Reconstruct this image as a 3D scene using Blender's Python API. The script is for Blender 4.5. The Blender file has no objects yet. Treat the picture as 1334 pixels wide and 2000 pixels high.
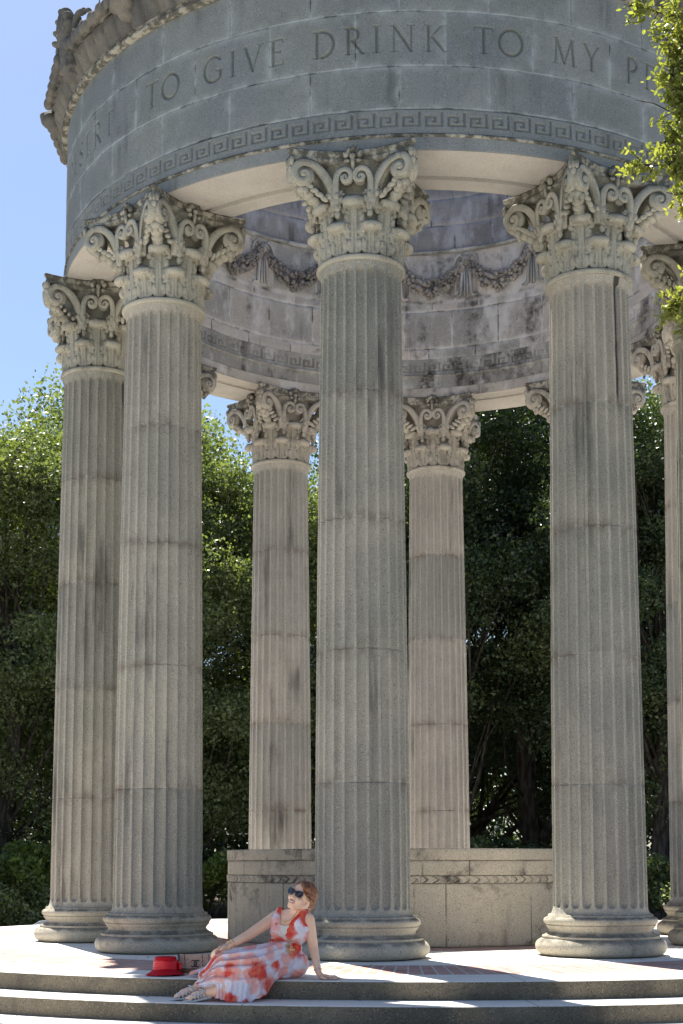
import bpy, bmesh, math, random
import numpy as np
from mathutils import Vector, Matrix
random.seed(7); rng = np.random.default_rng(7)
R_ = math.radians
scene = bpy.context.scene
C = scene.collection

# ------------------------------------------------------------------ camera
cam_d = bpy.data.cameras.new('camera'); cam = bpy.data.objects.new('camera', cam_d); C.objects.link(cam)
def cam_axes(yaw, pit, rol):
    f = Vector((math.sin(yaw)*math.cos(pit), math.cos(yaw)*math.cos(pit), math.sin(pit)))
    r = Vector((math.cos(yaw), -math.sin(yaw), 0)); u = r.cross(f)
    return f, r*math.cos(rol)+u*math.sin(rol), u*math.cos(rol)-r*math.sin(rol)
f_, r_, u_ = cam_axes(-0.0056, 0.0967, -0.0019)
M = Matrix((r_, u_, -f_)).transposed().to_4x4(); M.translation = Vector((-0.575, -15.053, 0.766))
cam.matrix_world = M
cam_d.sensor_fit = 'HORIZONTAL'; cam_d.sensor_width = 36; cam_d.lens = 2834.6/1334*36
cam_d.shift_x = -6.49/1334; cam_d.shift_y = 409.7/1334
cam_d.clip_end = 2000; cam_d.clip_start = .1
scene.camera = cam
# ------------------------------------------------------------------ light
SUN_EL, SUN_AZ = 62.0, -21.0        # azimuth from +Y towards +X
w = bpy.data.worlds.new('World'); scene.world = w; w.use_nodes = True
nt = w.node_tree; bg = nt.nodes['Background']
sky = nt.nodes.new('ShaderNodeTexSky'); sky.sky_type = 'NISHITA'; sky.sun_disc = False
sky.sun_elevation = R_(SUN_EL); sky.sun_rotation = R_(SUN_AZ); sky.air_density = 1.0; sky.dust_density = .9; sky.ozone_density = 3.5
nt.links.new(sky.outputs[0], bg.inputs[0]); bg.inputs[1].default_value = 0.06
sd = bpy.data.lights.new('sun', 'SUN'); sd.energy = 5.0; sd.angle = R_(.53); sd.color = (1, .95, .87)
so = bpy.data.objects.new('sun', sd); C.objects.link(so)
sv = Vector((math.sin(R_(SUN_AZ))*math.cos(R_(SUN_EL)), math.cos(R_(SUN_AZ))*math.cos(R_(SUN_EL)), math.sin(R_(SUN_EL))))
so.rotation_euler = (-sv).to_track_quat('-Z', 'Y').to_euler()
scene.view_settings.view_transform = 'Standard'; scene.view_settings.look = 'None'
scene.view_settings.exposure = 1.45; scene.view_settings.gamma = 1
scene.cycles.max_bounces = 8; scene.cycles.diffuse_bounces = 5; scene.cycles.transparent_max_bounces = 8

# ------------------------------------------------------------------ helpers
def tag(o, label=None, cat=None, group=None, kind=None):
    if label: o['label'] = label
    if cat: o['category'] = cat
    if group: o['group'] = group
    if kind: o['kind'] = kind
    return o
def empty(name, loc=(0, 0, 0), rz=0, parent=None):
    o = bpy.data.objects.new(name, None); C.objects.link(o); o.location = loc; o.rotation_euler = (0, 0, rz)
    o.empty_display_size = .2
    if parent: o.parent = parent
    return o
def mesh(name, V, F, smooth=True):
    V = np.asarray(V, np.float32); me = bpy.data.meshes.new(name)
    if isinstance(F, np.ndarray):
        n, k = F.shape
        me.vertices.add(len(V)); me.vertices.foreach_set('co', V.ravel())
        me.loops.add(n*k); me.loops.foreach_set('vertex_index', F.astype(np.int32).ravel())
        me.polygons.add(n); me.polygons.foreach_set('loop_start', np.arange(0, n*k, k, dtype=np.int32))
        me.polygons.foreach_set('loop_total', np.full(n, k, np.int32))
    else:
        me.from_pydata([tuple(v) for v in V], [], F)
    me.update(calc_edges=True)
    if smooth: me.polygons.foreach_set('use_smooth', np.ones(len(me.polygons), bool))
    me.validate()
    return me
def obj(name, me, mat=None, parent=None, loc=None, rz=None):
    o = bpy.data.objects.new(name, me); C.objects.link(o)
    if mat and not me.materials: me.materials.append(mat)
    if parent: o.parent = parent
    if loc: o.location = loc
    if rz is not None: o.rotation_euler = (0, 0, rz)
    return o
def attr(me, name, arr):
    a = me.attributes.new(name, 'FLOAT', 'POINT'); a.data.foreach_set('value', np.asarray(arr, np.float32).ravel())
def grid_faces(nr, nc, wrap=False, flip=False):
    r = np.arange(nr-1)[:, None]; c = np.arange(nc if wrap else nc-1)[None, :]; c2 = (c+1) % nc
    F = np.stack([r*nc+c, r*nc+c2, (r+1)*nc+c2, (r+1)*nc+c], -1).reshape(-1, 4)
    return F[:, ::-1] if flip else F
class MB:
    """collects several pieces into one mesh"""
    def __init__(s): s.V = []; s.F = []; s.n = 0
    def add(s, V, F):
        V = np.asarray(V, float).reshape(-1, 3); s.V.append(V)
        s.F += [tuple(int(i)+s.n for i in f) for f in F]; s.n += len(V); return s
    def grid(s, G, wrap=False, flip=False, caps=False):
        nr, nc = G.shape[:2]; F = [tuple(f) for f in grid_faces(nr, nc, wrap, flip)]
        if caps:
            a = tuple(range(nc)); b = tuple(range((nr-1)*nc, nr*nc))
            F += [a[::-1], b] if not flip else [a, b[::-1]]
        return s.add(G.reshape(-1, 3), F)
    def box(s, c, d, M3=None, bev=0.0):
        bm = bmesh.new(); bmesh.ops.create_cube(bm, size=1)
        for v in bm.verts: v.co = Vector((v.co.x*d[0], v.co.y*d[1], v.co.z*d[2]))
        if bev: bmesh.ops.bevel(bm, geom=bm.edges[:], offset=bev, segments=2, affect='EDGES')
        V = np.array([v.co[:] for v in bm.verts]); bm.verts.index_update()
        F = [tuple(v.index for v in f.verts) for f in bm.faces]; bm.free()
        if M3 is not None: V = V @ np.array(M3).T
        return s.add(V+np.array(c), F)
    def tube(s, P, rad, n=10, caps=True, flat=1.0):
        P = np.asarray(P, float); rad = np.broadcast_to(np.asarray(rad, float), (len(P),))
        T = np.gradient(P, axis=0); T /= np.linalg.norm(T, axis=1)[:, None]+1e-9
        a = np.array([0, 0, 1.]) if abs(T[0][2]) < .9 else np.array([1., 0, 0])
        rings = []
        for i in range(len(P)):
            x = np.cross(a, T[i]); x /= np.linalg.norm(x)+1e-9; y = np.cross(T[i], x); a = -np.cross(x, T[i]) if 0 else y
            t = np.linspace(0, 2*np.pi, n, endpoint=False)
            rings.append(P[i]+rad[i]*(np.cos(t)[:, None]*x*flat+np.sin(t)[:, None]*y))
        return s.grid(np.array(rings), wrap=True, caps=caps)
    def ico(s, c, r, sub=1, M3=None):
        bm = bmesh.new(); bmesh.ops.create_icosphere(bm, subdivisions=sub, radius=1)
        V = np.array([v.co[:] for v in bm.verts]); bm.verts.index_update()
        F = [tuple(v.index for v in f.verts) for f in bm.faces]; bm.free()
        V = V*np.array(r if hasattr(r, '__len__') else (r, r, r))
        if M3 is not None: V = V @ np.array(M3).T
        return s.add(V+np.array(c), F)
    def capsule(s, a, b, ra, rb, n=12):
        a = np.array(a, float); b = np.array(b, float); L = np.linalg.norm(b-a); d = (b-a)/max(L, 1e-6)
        P = []; r = []
        for k in (-1, -.85, -.5, 0): P.append(a+d*ra*k); r.append(ra*math.sqrt(max(0.003, 1-k*k)))
        for k in (0, .5, .85, 1): P.append(b+d*rb*k); r.append(rb*math.sqrt(max(0.003, 1-k*k)))
        return s.tube(P, r, n)
    def me(s, name, smooth=True):
        return mesh(name, np.concatenate(s.V), s.F, smooth)
    def build(s, name, mat, parent=None, smooth=True, **k):
        return obj(name, s.me(name, smooth), mat, parent, **k)
def remesh(me, voxel, smooth=4, fac=.5):
    """union of overlapping pieces as ONE continuous skin"""
    o = bpy.data.objects.new('tmp', me); C.objects.link(o)
    m = o.modifiers.new('r', 'REMESH'); m.mode = 'VOXEL'; m.voxel_size = voxel; m.use_smooth_shade = True
    if smooth: q = o.modifiers.new('s', 'SMOOTH'); q.iterations = smooth; q.factor = fac
    dg = bpy.context.evaluated_depsgraph_get(); dg.update()
    n = bpy.data.meshes.new_from_object(o.evaluated_get(dg)); n.materials.clear()
    bpy.data.objects.remove(o); n.polygons.foreach_set('use_smooth', np.ones(len(n.polygons), bool)); return n
def lathe(prof, n=96, a0=0, a1=2*math.pi):
    prof = np.array(prof, float); t = np.linspace(a0, a1, n, endpoint=False)
    G = np.stack([prof[:, 0:1]*np.sin(t), -prof[:, 0:1]*np.cos(t), np.repeat(prof[:, 1:2], n, 1)], -1)
    return G
def get_co(me):
    a = np.empty(len(me.vertices)*3, np.float32); me.vertices.foreach_get('co', a); return a.reshape(-1, 3)
def set_co(me, a): me.vertices.foreach_set('co', np.asarray(a, np.float32).ravel()); me.update()
def vnoise(P, seed=0):
    """cheap smooth pseudo noise, about -1..1"""
    r = np.random.default_rng(seed); out = 0
    for k in range(7):
        d = r.normal(size=3); d /= np.linalg.norm(d); out = out+np.sin(P @ d*(1+.35*k)*2.2+r.uniform(0, 6.28))
    return out/3.5

# ------------------------------------------------------------------ node helper
class N:
    def __init__(s, name, rough=.9, spec=.2):
        s.m = bpy.data.materials.new(name); s.m.use_nodes = True; s.t = s.m.node_tree
        s.b = s.t.nodes['Principled BSDF']; s.b.inputs['Roughness'].default_value = rough
        s.b.inputs['Specular IOR Level'].default_value = spec
        s.co = s.t.nodes.new('ShaderNodeTexCoord').outputs['Object']
    def set(s, inp, v):
        if isinstance(v, bpy.types.NodeSocket): s.t.links.new(v, inp)
        elif isinstance(v, (tuple, list)) and len(v) == 3 and inp.type == 'RGBA': inp.default_value = (*v, 1)
        else: inp.default_value = v
    def math(s, op, a, b=0.0, c=0.0, clamp=False):
        n = s.t.nodes.new('ShaderNodeMath'); n.operation = op; n.use_clamp = clamp
        s.set(n.inputs[0], a); s.set(n.inputs[1], b); s.set(n.inputs[2], c); return n.outputs[0]
    def vm(s, op, a, b=(0, 0, 0)):
        n = s.t.nodes.new('ShaderNodeVectorMath'); n.operation = op; s.set(n.inputs[0], a); s.set(n.inputs[1], b); return n.outputs[0]
    def noise(s, sc, det=3, vec=None, rough=.55, stretch=None, dist=0):
        v = vec or s.co
        if stretch: v = s.vm('MULTIPLY', v, stretch)
        n = s.t.nodes.new('ShaderNodeTexNoise'); s.t.links.new(v, n.inputs['Vector'])
        n.inputs['Scale'].default_value = sc; n.inputs['Detail'].default_value = det; n.inputs['Roughness'].default_value = rough
        n.inputs['Distortion'].default_value = dist; return n.outputs[0]
    def vor(s, sc, vec=None, feat='F1', out='Distance', rnd=1):
        n = s.t.nodes.new('ShaderNodeTexVoronoi'); n.feature = feat; s.t.links.new(vec or s.co, n.inputs['Vector'])
        n.inputs['Scale'].default_value = sc; n.inputs['Randomness'].default_value = rnd; return n.outputs[out]
    def ramp(s, v, a, b, lo=0.0, hi=1.0):
        n = s.t.nodes.new('ShaderNodeMapRange'); n.interpolation_type = 'SMOOTHSTEP'
        s.set(n.inputs[0], v); s.set(n.inputs[1], a); s.set(n.inputs[2], b); s.set(n.inputs[3], lo); s.set(n.inputs[4], hi); return n.outputs[0]
    def mix(s, f, a, b, mode='MIX'):
        n = s.t.nodes.new('ShaderNodeMix'); n.data_type = 'RGBA'; n.blend_type = mode
        s.set(n.inputs[0], f); s.set(n.inputs[6], a); s.set(n.inputs[7], b); return n.outputs[2]
    def sep(s, v):
        n = s.t.nodes.new('ShaderNodeSeparateXYZ'); s.t.links.new(v, n.inputs[0]); return n.outputs
    def comb(s, x, y, z):
        n = s.t.nodes.new('ShaderNodeCombineXYZ'); s.set(n.inputs[0], x); s.set(n.inputs[1], y); s.set(n.inputs[2], z); return n.outputs[0]
    def at(s, name):
        n = s.t.nodes.new('ShaderNodeAttribute'); n.attribute_name = name; return n.outputs['Fac']
    def rand(s): return s.t.nodes.new('ShaderNodeObjectInfo').outputs['Random']
    def nrm(s): return s.t.nodes.new('ShaderNodeNewGeometry').outputs['Normal']
    def bump(s, h, strength=.3, dist=.01):
        n = s.t.nodes.new('ShaderNodeBump'); n.inputs['Strength'].default_value = strength; n.inputs['Distance'].default_value = dist
        s.t.links.new(h, n.inputs['Height']); s.t.links.new(n.outputs[0], s.b.inputs['Normal'])
    def out(s, col=None, **k):
        if col is not None: s.set(s.b.inputs['Base Color'], col)
        for a, v in k.items(): s.set(s.b.inputs[a.replace('_', ' ')], v)
        return s.m

def stone(name, ca, cb, dark=(.05, .048, .045), speck=.5, streak=.3, top=.6, pale=(.55, .55, .53), jointed=True,
          patch=0.0, paint=0.0, tone=0.0, green=0.0, bumps=.35, soot=False, cutc=False, bleedc=None, stain=None):
    n = N(name, .92, .15)
    off = n.vm('ADD', n.co, n.comb(n.math('MULTIPLY', n.rand(), 37.0), n.math('MULTIPLY', n.rand(), 11.0), 0.0))
    c = n.mix(n.ramp(n.noise(1.3, 4, off), .35, .65), ca, cb)
    c = n.mix(n.ramp(n.noise(9, 4, off), .3, .75, 0, .35), c, tuple(x*.72 for x in ca))
    if green: c = n.mix(n.math('MULTIPLY', n.ramp(n.noise(2.1, 5, off, stretch=(1, 1, .5)), .42, .7), green), c, (.24, .265, .215))
    if tone:   # each drum of the shaft has a tone of its own
        wn = n.t.nodes.new('ShaderNodeTexWhiteNoise'); wn.noise_dimensions = '2D'
        n.t.links.new(n.comb(n.at('seg'), n.math('MULTIPLY', n.rand(), 91.0), 0.0), wn.inputs['Vector'])
        c = n.mix(1.0, c, n.mix(wn.outputs[0], (1-tone, 1-tone*.9, 1-tone*.9), (1+tone*.5, 1+tone*.35, 1+tone*.2)), 'MULTIPLY')
    # exposed aggregate grains
    g = n.noise(95, 2, off, .7)
    c = n.mix(n.math('MULTIPLY', n.ramp(g, .60, .70), speck), c, tuple(min(.8, x*1.9) for x in ca))
    c = n.mix(n.math('MULTIPLY', n.ramp(g, .42, .33), speck*1.3), c, dark)
    c = n.mix(n.math('MULTIPLY', n.ramp(n.noise(70, 3, off, .7), .36, .29), speck*.7), c, dark)
    if patch:
        p = n.math('MULTIPLY', n.ramp(n.noise(1.7, 6, off, .7, dist=.4), .5, .66), n.ramp(n.noise(14, 3, off), .25, .6))
        c = n.mix(n.math('MULTIPLY', p, patch), c, dark)
    if streak:
        st = n.math('MULTIPLY', n.ramp(n.noise(5, 4, off, .6, stretch=(1, 1, .12)), .52, .72), n.ramp(n.noise(.9, 3, off), .4, .62))
        c = n.mix(n.math('MULTIPLY', st, streak), c, dark)
    if paint:  # lime bleeding out of the stone
        p = n.math('MULTIPLY', n.ramp(n.noise(3.1, 6, off, .65, stretch=(1, 1, .5)), .47, .66), paint)
        c = n.mix(p, c, pale)
    if soot:
        zz = n.sep(n.co)[2]
        c = n.mix(n.math('MULTIPLY', n.math('MULTIPLY', n.ramp(zz, .68, .84), n.ramp(n.noise(13, 5, off, .65), .40, .56)), .85), c, (.07, .066, .055))
    if jointed:
        j = n.at('joint'); br = n.ramp(n.noise(3, 4, off), .4, .55)
        c = n.mix(n.math('MULTIPLY', n.math('MULTIPLY', j, br), .75), c, pale)
        c = n.mix(n.math('MULTIPLY', n.math('MULTIPLY', n.at('jline'), n.math('SUBTRACT', 1.0, br)), .85), c, dark)
        dd = n.math('MULTIPLY', n.at('bleed'), n.ramp(n.noise(7, 5, off, .65), .42, .6))
        c = n.mix(n.math('MULTIPLY', dd, .5 if not bleedc else .6), c, bleedc or pale)
    if stain:   # one long black run of grime down the shaft: (angle, half width, lowest z)
        sx_, sy_, sz_ = n.sep(n.co); an_ = n.math('ARCTAN2', sx_, n.math('MULTIPLY', sy_, -1.0))
        d_ = n.math('ADD', n.math('ABSOLUTE', n.math('SUBTRACT', an_, stain[0])), n.math('MULTIPLY', n.math('SUBTRACT', n.noise(6, 4, n.co, stretch=(1, 1, .4)), .5), .10))
        c = n.mix(n.math('MULTIPLY', n.math('MULTIPLY', n.ramp(d_, stain[1], stain[1]*.55), n.ramp(sz_, stain[2]-.03, stain[2]+.1)), .88), c, (.025, .022, .022))
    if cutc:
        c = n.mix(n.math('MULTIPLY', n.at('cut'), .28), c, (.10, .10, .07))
    if top:    # lichen and soot settle on what faces the sky
        up = n.ramp(n.sep(n.nrm())[2], .25, .8)
        c = n.mix(n.math('MULTIPLY', n.math('MULTIPLY', up, n.ramp(n.noise(11, 4, off), .3, .6)), top), c, (.045, .043, .038))
    h = n.math('ADD', n.math('MULTIPLY', n.noise(95, 3, off, .7), .5), n.math('MULTIPLY', n.noise(14, 4, off), .6))
    n.bump(h, bumps, .008)
    return n.out(c)

ST_FRIEZE = stone('grey_green_cast_stone', (.30, .315, .31), (.245, .265, .27), tone=.16, cutc=True, speck=.45, streak=.45, green=.25, pale=(.48, .52, .52), top=0, patch=.12)
ST_SHAFT = stone('speckled_shaft_stone', (.46, .43, .365), (.37, .355, .31), bleedc=(.17, .135, .10), speck=.48, streak=.75, tone=.22, green=.22, top=.2, patch=.1, pale=(.55, .54, .5), bumps=.2)
ST_SHAFT_LIT = stone('lit_pinkish_shaft_stone', (.60, .575, .53), (.51, .49, .455), bleedc=(.22, .16, .12), speck=.45, streak=.7, tone=.22, green=.05, top=.2, patch=.1, pale=(.6, .58, .55), bumps=.2)  # paler copy for the rear shafts, their brighter light put into the colour
ST_BASE = stone('weathered_base_stone', (.52, .47, .37), (.44, .395, .315), speck=.5, streak=.3, top=.6, jointed=False, patch=.4, green=.15)
ST_CAP = stone('carved_capital_stone', (.47, .445, .365), (.40, .385, .32), speck=.4, streak=.5, top=.9, jointed=False, patch=.55, green=.3, soot=True)
ST_STAIN = stone('black_streaked_shaft_stone', (.46, .43, .365), (.37, .355, .31), bleedc=(.17, .135, .10), speck=.48, streak=.75, tone=.22, green=.22, top=.2, patch=.1, pale=(.55, .54, .5), bumps=.2, stain=(R_(5.5), R_(6.5), 4.6))
ST_CAP_LIT = stone('lit_pinkish_capital_stone', (.56, .525, .46), (.49, .46, .405), speck=.35, streak=.5, top=.9, jointed=False, patch=.6, green=.05, soot=True)  # lit copy of the capital stone: rear capitals get extra light as colour
ST_SOFFIT = stone('buff_soffit_stone', (.54, .51, .455), (.48, .455, .41), speck=.3, streak=0, top=0, paint=.2, jointed=False, patch=.1)
ST_INNER = stone('lime_streaked_inner_stone', (.56, .54, .52), (.44, .43, .43), speck=.4, streak=.9, top=.3, paint=.65, patch=.95, tone=.42, pale=(.70, .70, .71))
ST_CREST = stone('blackened_crest_stone', (.22, .205, .175), (.13, .13, .125), speck=.4, streak=.4, top=.7, jointed=False, patch=.75)
ST_SWAG = stone('blackened_garland_stone', (.36, .34, .32), (.20, .19, .185), speck=.35, streak=.3, top=.8, jointed=False, patch=.8)
ST_WELL = stone('buff_parapet_stone', (.53, .465, .37), (.46, .41, .33), speck=.55, streak=.6, top=.1, patch=.9, pale=(.4, .37, .32))
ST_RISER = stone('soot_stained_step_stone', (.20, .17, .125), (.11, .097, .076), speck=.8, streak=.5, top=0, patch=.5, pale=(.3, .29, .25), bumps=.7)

# floor: cream concrete with a radial brick ring
def floor_mat():
    n = N('pale_paving_with_brick_ring', .85, .2)
    x, y, z = n.sep(n.co)
    r = n.math('POWER', n.math('ADD', n.math('MULTIPLY', x, x), n.math('MULTIPLY', y, y)), .5)
    ang = n.math('ARCTAN2', x, y)
    con = n.mix(n.ramp(n.noise(2, 5), .3, .7), (.72, .685, .62), (.64, .61, .555))
    con = n.mix(n.ramp(n.noise(90, 2), .62, .7, 0, .5), con, (.2, .19, .18))
    def ringmask(a, b): return n.math('MULTIPLY', n.math('GREATER_THAN', r, a), n.math('LESS_THAN', r, b))
    def bricks(cnt, step):
        u = n.math('MULTIPLY', ang, cnt/(2*math.pi)); v = n.math('DIVIDE', r, step)
        fu = n.math('FRACT', n.math('ADD', u, 1000.0)); fv = n.math('FRACT', v)
        wn = n.t.nodes.new('ShaderNodeTexWhiteNoise'); n.t.links.new(n.comb(n.math('FLOOR', n.math('ADD', u, 1000.0)), n.math('FLOOR', v), 0.0), wn.inputs['Vector'])
        bc = n.mix(wn.outputs[0], (.36, .20, .16), (.45, .30, .25)); bc = n.mix(n.ramp(n.noise(30, 3), .4, .7, 0, .5), bc, (.22, .12, .10))
        mo = n.math('MAXIMUM', n.math('GREATER_THAN', fu, .86), n.math('MULTIPLY', n.math('GREATER_THAN', fv, .96), .5))
        return n.mix(mo, bc, (.47, .45, .42))
    c = n.mix(ringmask(4.10, 4.98), con, bricks(300, .215))
    c = n.mix(ringmask(1.85, 2.33), c, bricks(150, .215))
    ln = n.math('MAXIMUM', ringmask(5.0, 5.006), ringmask(4.085, 4.095))
    sg = n.math('FRACT', n.math('ADD', n.math('MULTIPLY', ang, 20/(2*math.pi)), 10.31))
    ln = n.math('MAXIMUM', ln, n.math('MULTIPLY', n.math('LESS_THAN', sg, .0035), n.math('GREATER_THAN', r, 5.0)))
    c = n.mix(ln, c, (.16, .15, .14))
    n.bump(n.noise(60, 3), .25, .006); return n.out(c)
FLOOR = floor_mat()
def litter_mat():
    n = N('dry_leaf_litter', 1, .1)
    c = n.mix(n.ramp(n.noise(.7, 4), .35, .65), (.105, .085, .06), (.06, .055, .042))
    c = n.mix(n.ramp(n.vor(22), .25, .05, 0, .8), c, (.22, .19, .15))
    c = n.mix(n.ramp(n.noise(16, 4), .58, .66), c, (.03, .04, .02))
    n.bump(n.noise(20, 5), .8, .05); return n.out(c)
LITTER = litter_mat()
def leaf_mat(name, a, b, c2, trans=.45):
    n = N(name, .42, .5)
    g = n.t.nodes.new('ShaderNodeNewGeometry'); r = g.outputs['Random Per Island']
    c = n.mix(r, a, b); c = n.mix(n.ramp(n.noise(1.1, 3), .45, .7), c, c2)
    n.set(n.b.inputs['Base Color'], c)
    tr = n.t.nodes.new('ShaderNodeBsdfTranslucent'); n.set(tr.inputs[0], n.mix(1.0, c, (1.6, 1.7, .55), 'MULTIPLY'))
    mx = n.t.nodes.new('ShaderNodeMixShader'); mx.inputs[0].default_value = trans
    n.t.links.new(n.b.outputs[0], mx.inputs[1]); n.t.links.new(tr.outputs[0], mx.inputs[2])
    n.t.links.new(mx.outputs[0], n.t.nodes['Material Output'].inputs[0]); return n.m
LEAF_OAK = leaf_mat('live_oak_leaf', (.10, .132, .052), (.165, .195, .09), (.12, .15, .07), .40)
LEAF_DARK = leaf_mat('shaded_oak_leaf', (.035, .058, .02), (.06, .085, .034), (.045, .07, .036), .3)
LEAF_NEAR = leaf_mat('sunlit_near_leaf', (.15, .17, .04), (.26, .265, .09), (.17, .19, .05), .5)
LEAF_IVY = leaf_mat('bright_shrub_leaf', (.075, .11, .025), (.13, .17, .04), (.045, .065, .022), .45)
def bark_mat():
    n = N('furrowed_bark', .95, .1)
    c = n.mix(n.ramp(n.noise(14, 5, stretch=(1, 1, .2)), .4, .6), (.035, .030, .025), (.085, .075, .064))
    n.bump(n.noise(14, 5, stretch=(1, 1, .2)), .8, .04); return n.out(c)
BARK = bark_mat()
def plain(name, col, rough=.6, spec=.4, metal=0, bump=None, var=.2):
    n = N(name, rough, spec)
    c = n.mix(n.ramp(n.noise(25, 3), .3, .7, 0, var), col, tuple(x*.5 for x in col))
    if bump: n.bump(n.noise(bump[0], 4), bump[1], .01)
    return n.out(c, Metallic=metal)

# ------------------------------------------------------------------ ground, steps and floor (setting)
def cone_sheet(name, prof, mat, n=360, **a):
    return obj(name, MB().grid(lathe(prof, n), wrap=True).me(name, smooth=False), mat)
H = .122
gx = np.concatenate([np.linspace(-300, -20, 10), np.linspace(-18, 18, 60), np.linspace(20, 300, 10)])
GX, GY = np.meshgrid(gx, gx); GZ = np.full_like(GX, -3*H-.01)+.05*vnoise(np.stack([GX, GY, GX*0], -1)*.5, 3)*(np.hypot(GX, GY) > 8)+np.clip(GY-14, 0, 40)*.012
g = mesh('ground', np.stack([GX, GY, GZ], -1).reshape(-1, 3), grid_faces(len(gx), len(gx))); tag(obj('ground', g, LITTER), kind='structure')
# paved apron at the foot of the steps
a_ = MB().grid(lathe([(9.5, -3*H+.06), (9.5, -3*H), (6.2, -3*H)], 240)[::-1], wrap=True)
def fl(name, ro, ri, z, mat):
    pr = [(ro, z-.05), (ro, z-.006), (ro-.006, z), (ri, z)]
    V = lathe(pr, 480); me = MB().grid(V, wrap=True).me(name, smooth=False)
    return tag(obj(name, me, mat), kind='structure')
def tread(name, ro, ri, z):
    pr = [(ro, z-.006), (ro-.008, z), (ri, z)]
    G = lathe(pr, 1440); q = vnoise(G[0]*9, 6)+.6*vnoise(G[0]*31, 7); k = 1-.0022*np.clip(np.abs(q)-.3, 0, 1.2)/ro*4
    G[:2, :, 0] *= k; G[:2, :, 1] *= k; G[1, :, 2] -= .002*np.clip(q-.5, 0, 1)
    return tag(obj(name, MB().grid(G, wrap=True).me(name, smooth=False), FLOOR), kind='structure')
def riser(name, r, z0, z1):
    t = np.linspace(0, 2*np.pi, 1440, endpoint=False); zz = np.linspace(z0, z1, 14)
    jm = np.zeros((14, 1440)); rr = np.full((14, 1440), r)
    for k in range(14):
        a = R_(k*360/14+9.7); d = np.abs((t-a+np.pi) % (2*np.pi)-np.pi)*r; jm[:, d < .01] = 1; rr[:, d < .009] -= .008
    G = np.stack([rr*np.sin(t), -rr*np.cos(t), np.repeat(zz[:, None], 1440, 1)], -1)
    me = mesh(name, G.reshape(-1, 3), grid_faces(14, 1440, True)); attr(me, 'joint', 0*jm); attr(me, 'jline', jm); attr(me, 'bleed', 0*jm)
    return tag(obj(name, me, ST_RISER), kind='structure')
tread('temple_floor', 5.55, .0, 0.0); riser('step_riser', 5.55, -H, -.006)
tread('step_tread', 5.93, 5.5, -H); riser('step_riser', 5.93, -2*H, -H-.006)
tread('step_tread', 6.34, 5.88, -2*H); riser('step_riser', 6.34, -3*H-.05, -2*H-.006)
tread('paved_path', 9.2, 6.3, -3*H+.03)
def bounce_ground_mat():
    n = N('pale_bounce_ground', .95, .1); c = n.mix(n.ramp(n.vor(40), .1, .5), (.43, .42, .39), (.32, .31, .29)); n.bump(n.noise(50, 3), .5, .01); return n.out(c)
t_ = np.linspace(-math.pi*.44, math.pi*.44, 97); G_ = np.stack([np.stack([r*np.sin(t_), -r*np.cos(t_), 0*t_-3*H+.02+(r > 40)*-.2], -1) for r in (9.1, 14, 20, 30, 45)])
tag(obj('bounce_plaza', MB().grid(G_).me('bounce_plaza', smooth=False), bounce_ground_mat()), kind='structure')  # unseen pale ground added in front to bounce sun onto the shaded stone

# ------------------------------------------------------------------ the round temple
temple = empty('temple')
tag(temple, 'round open-roofed stone temple with ten fluted columns and an inscribed frieze', 'temple')
R0, RI = 3.584, 2.86
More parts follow.
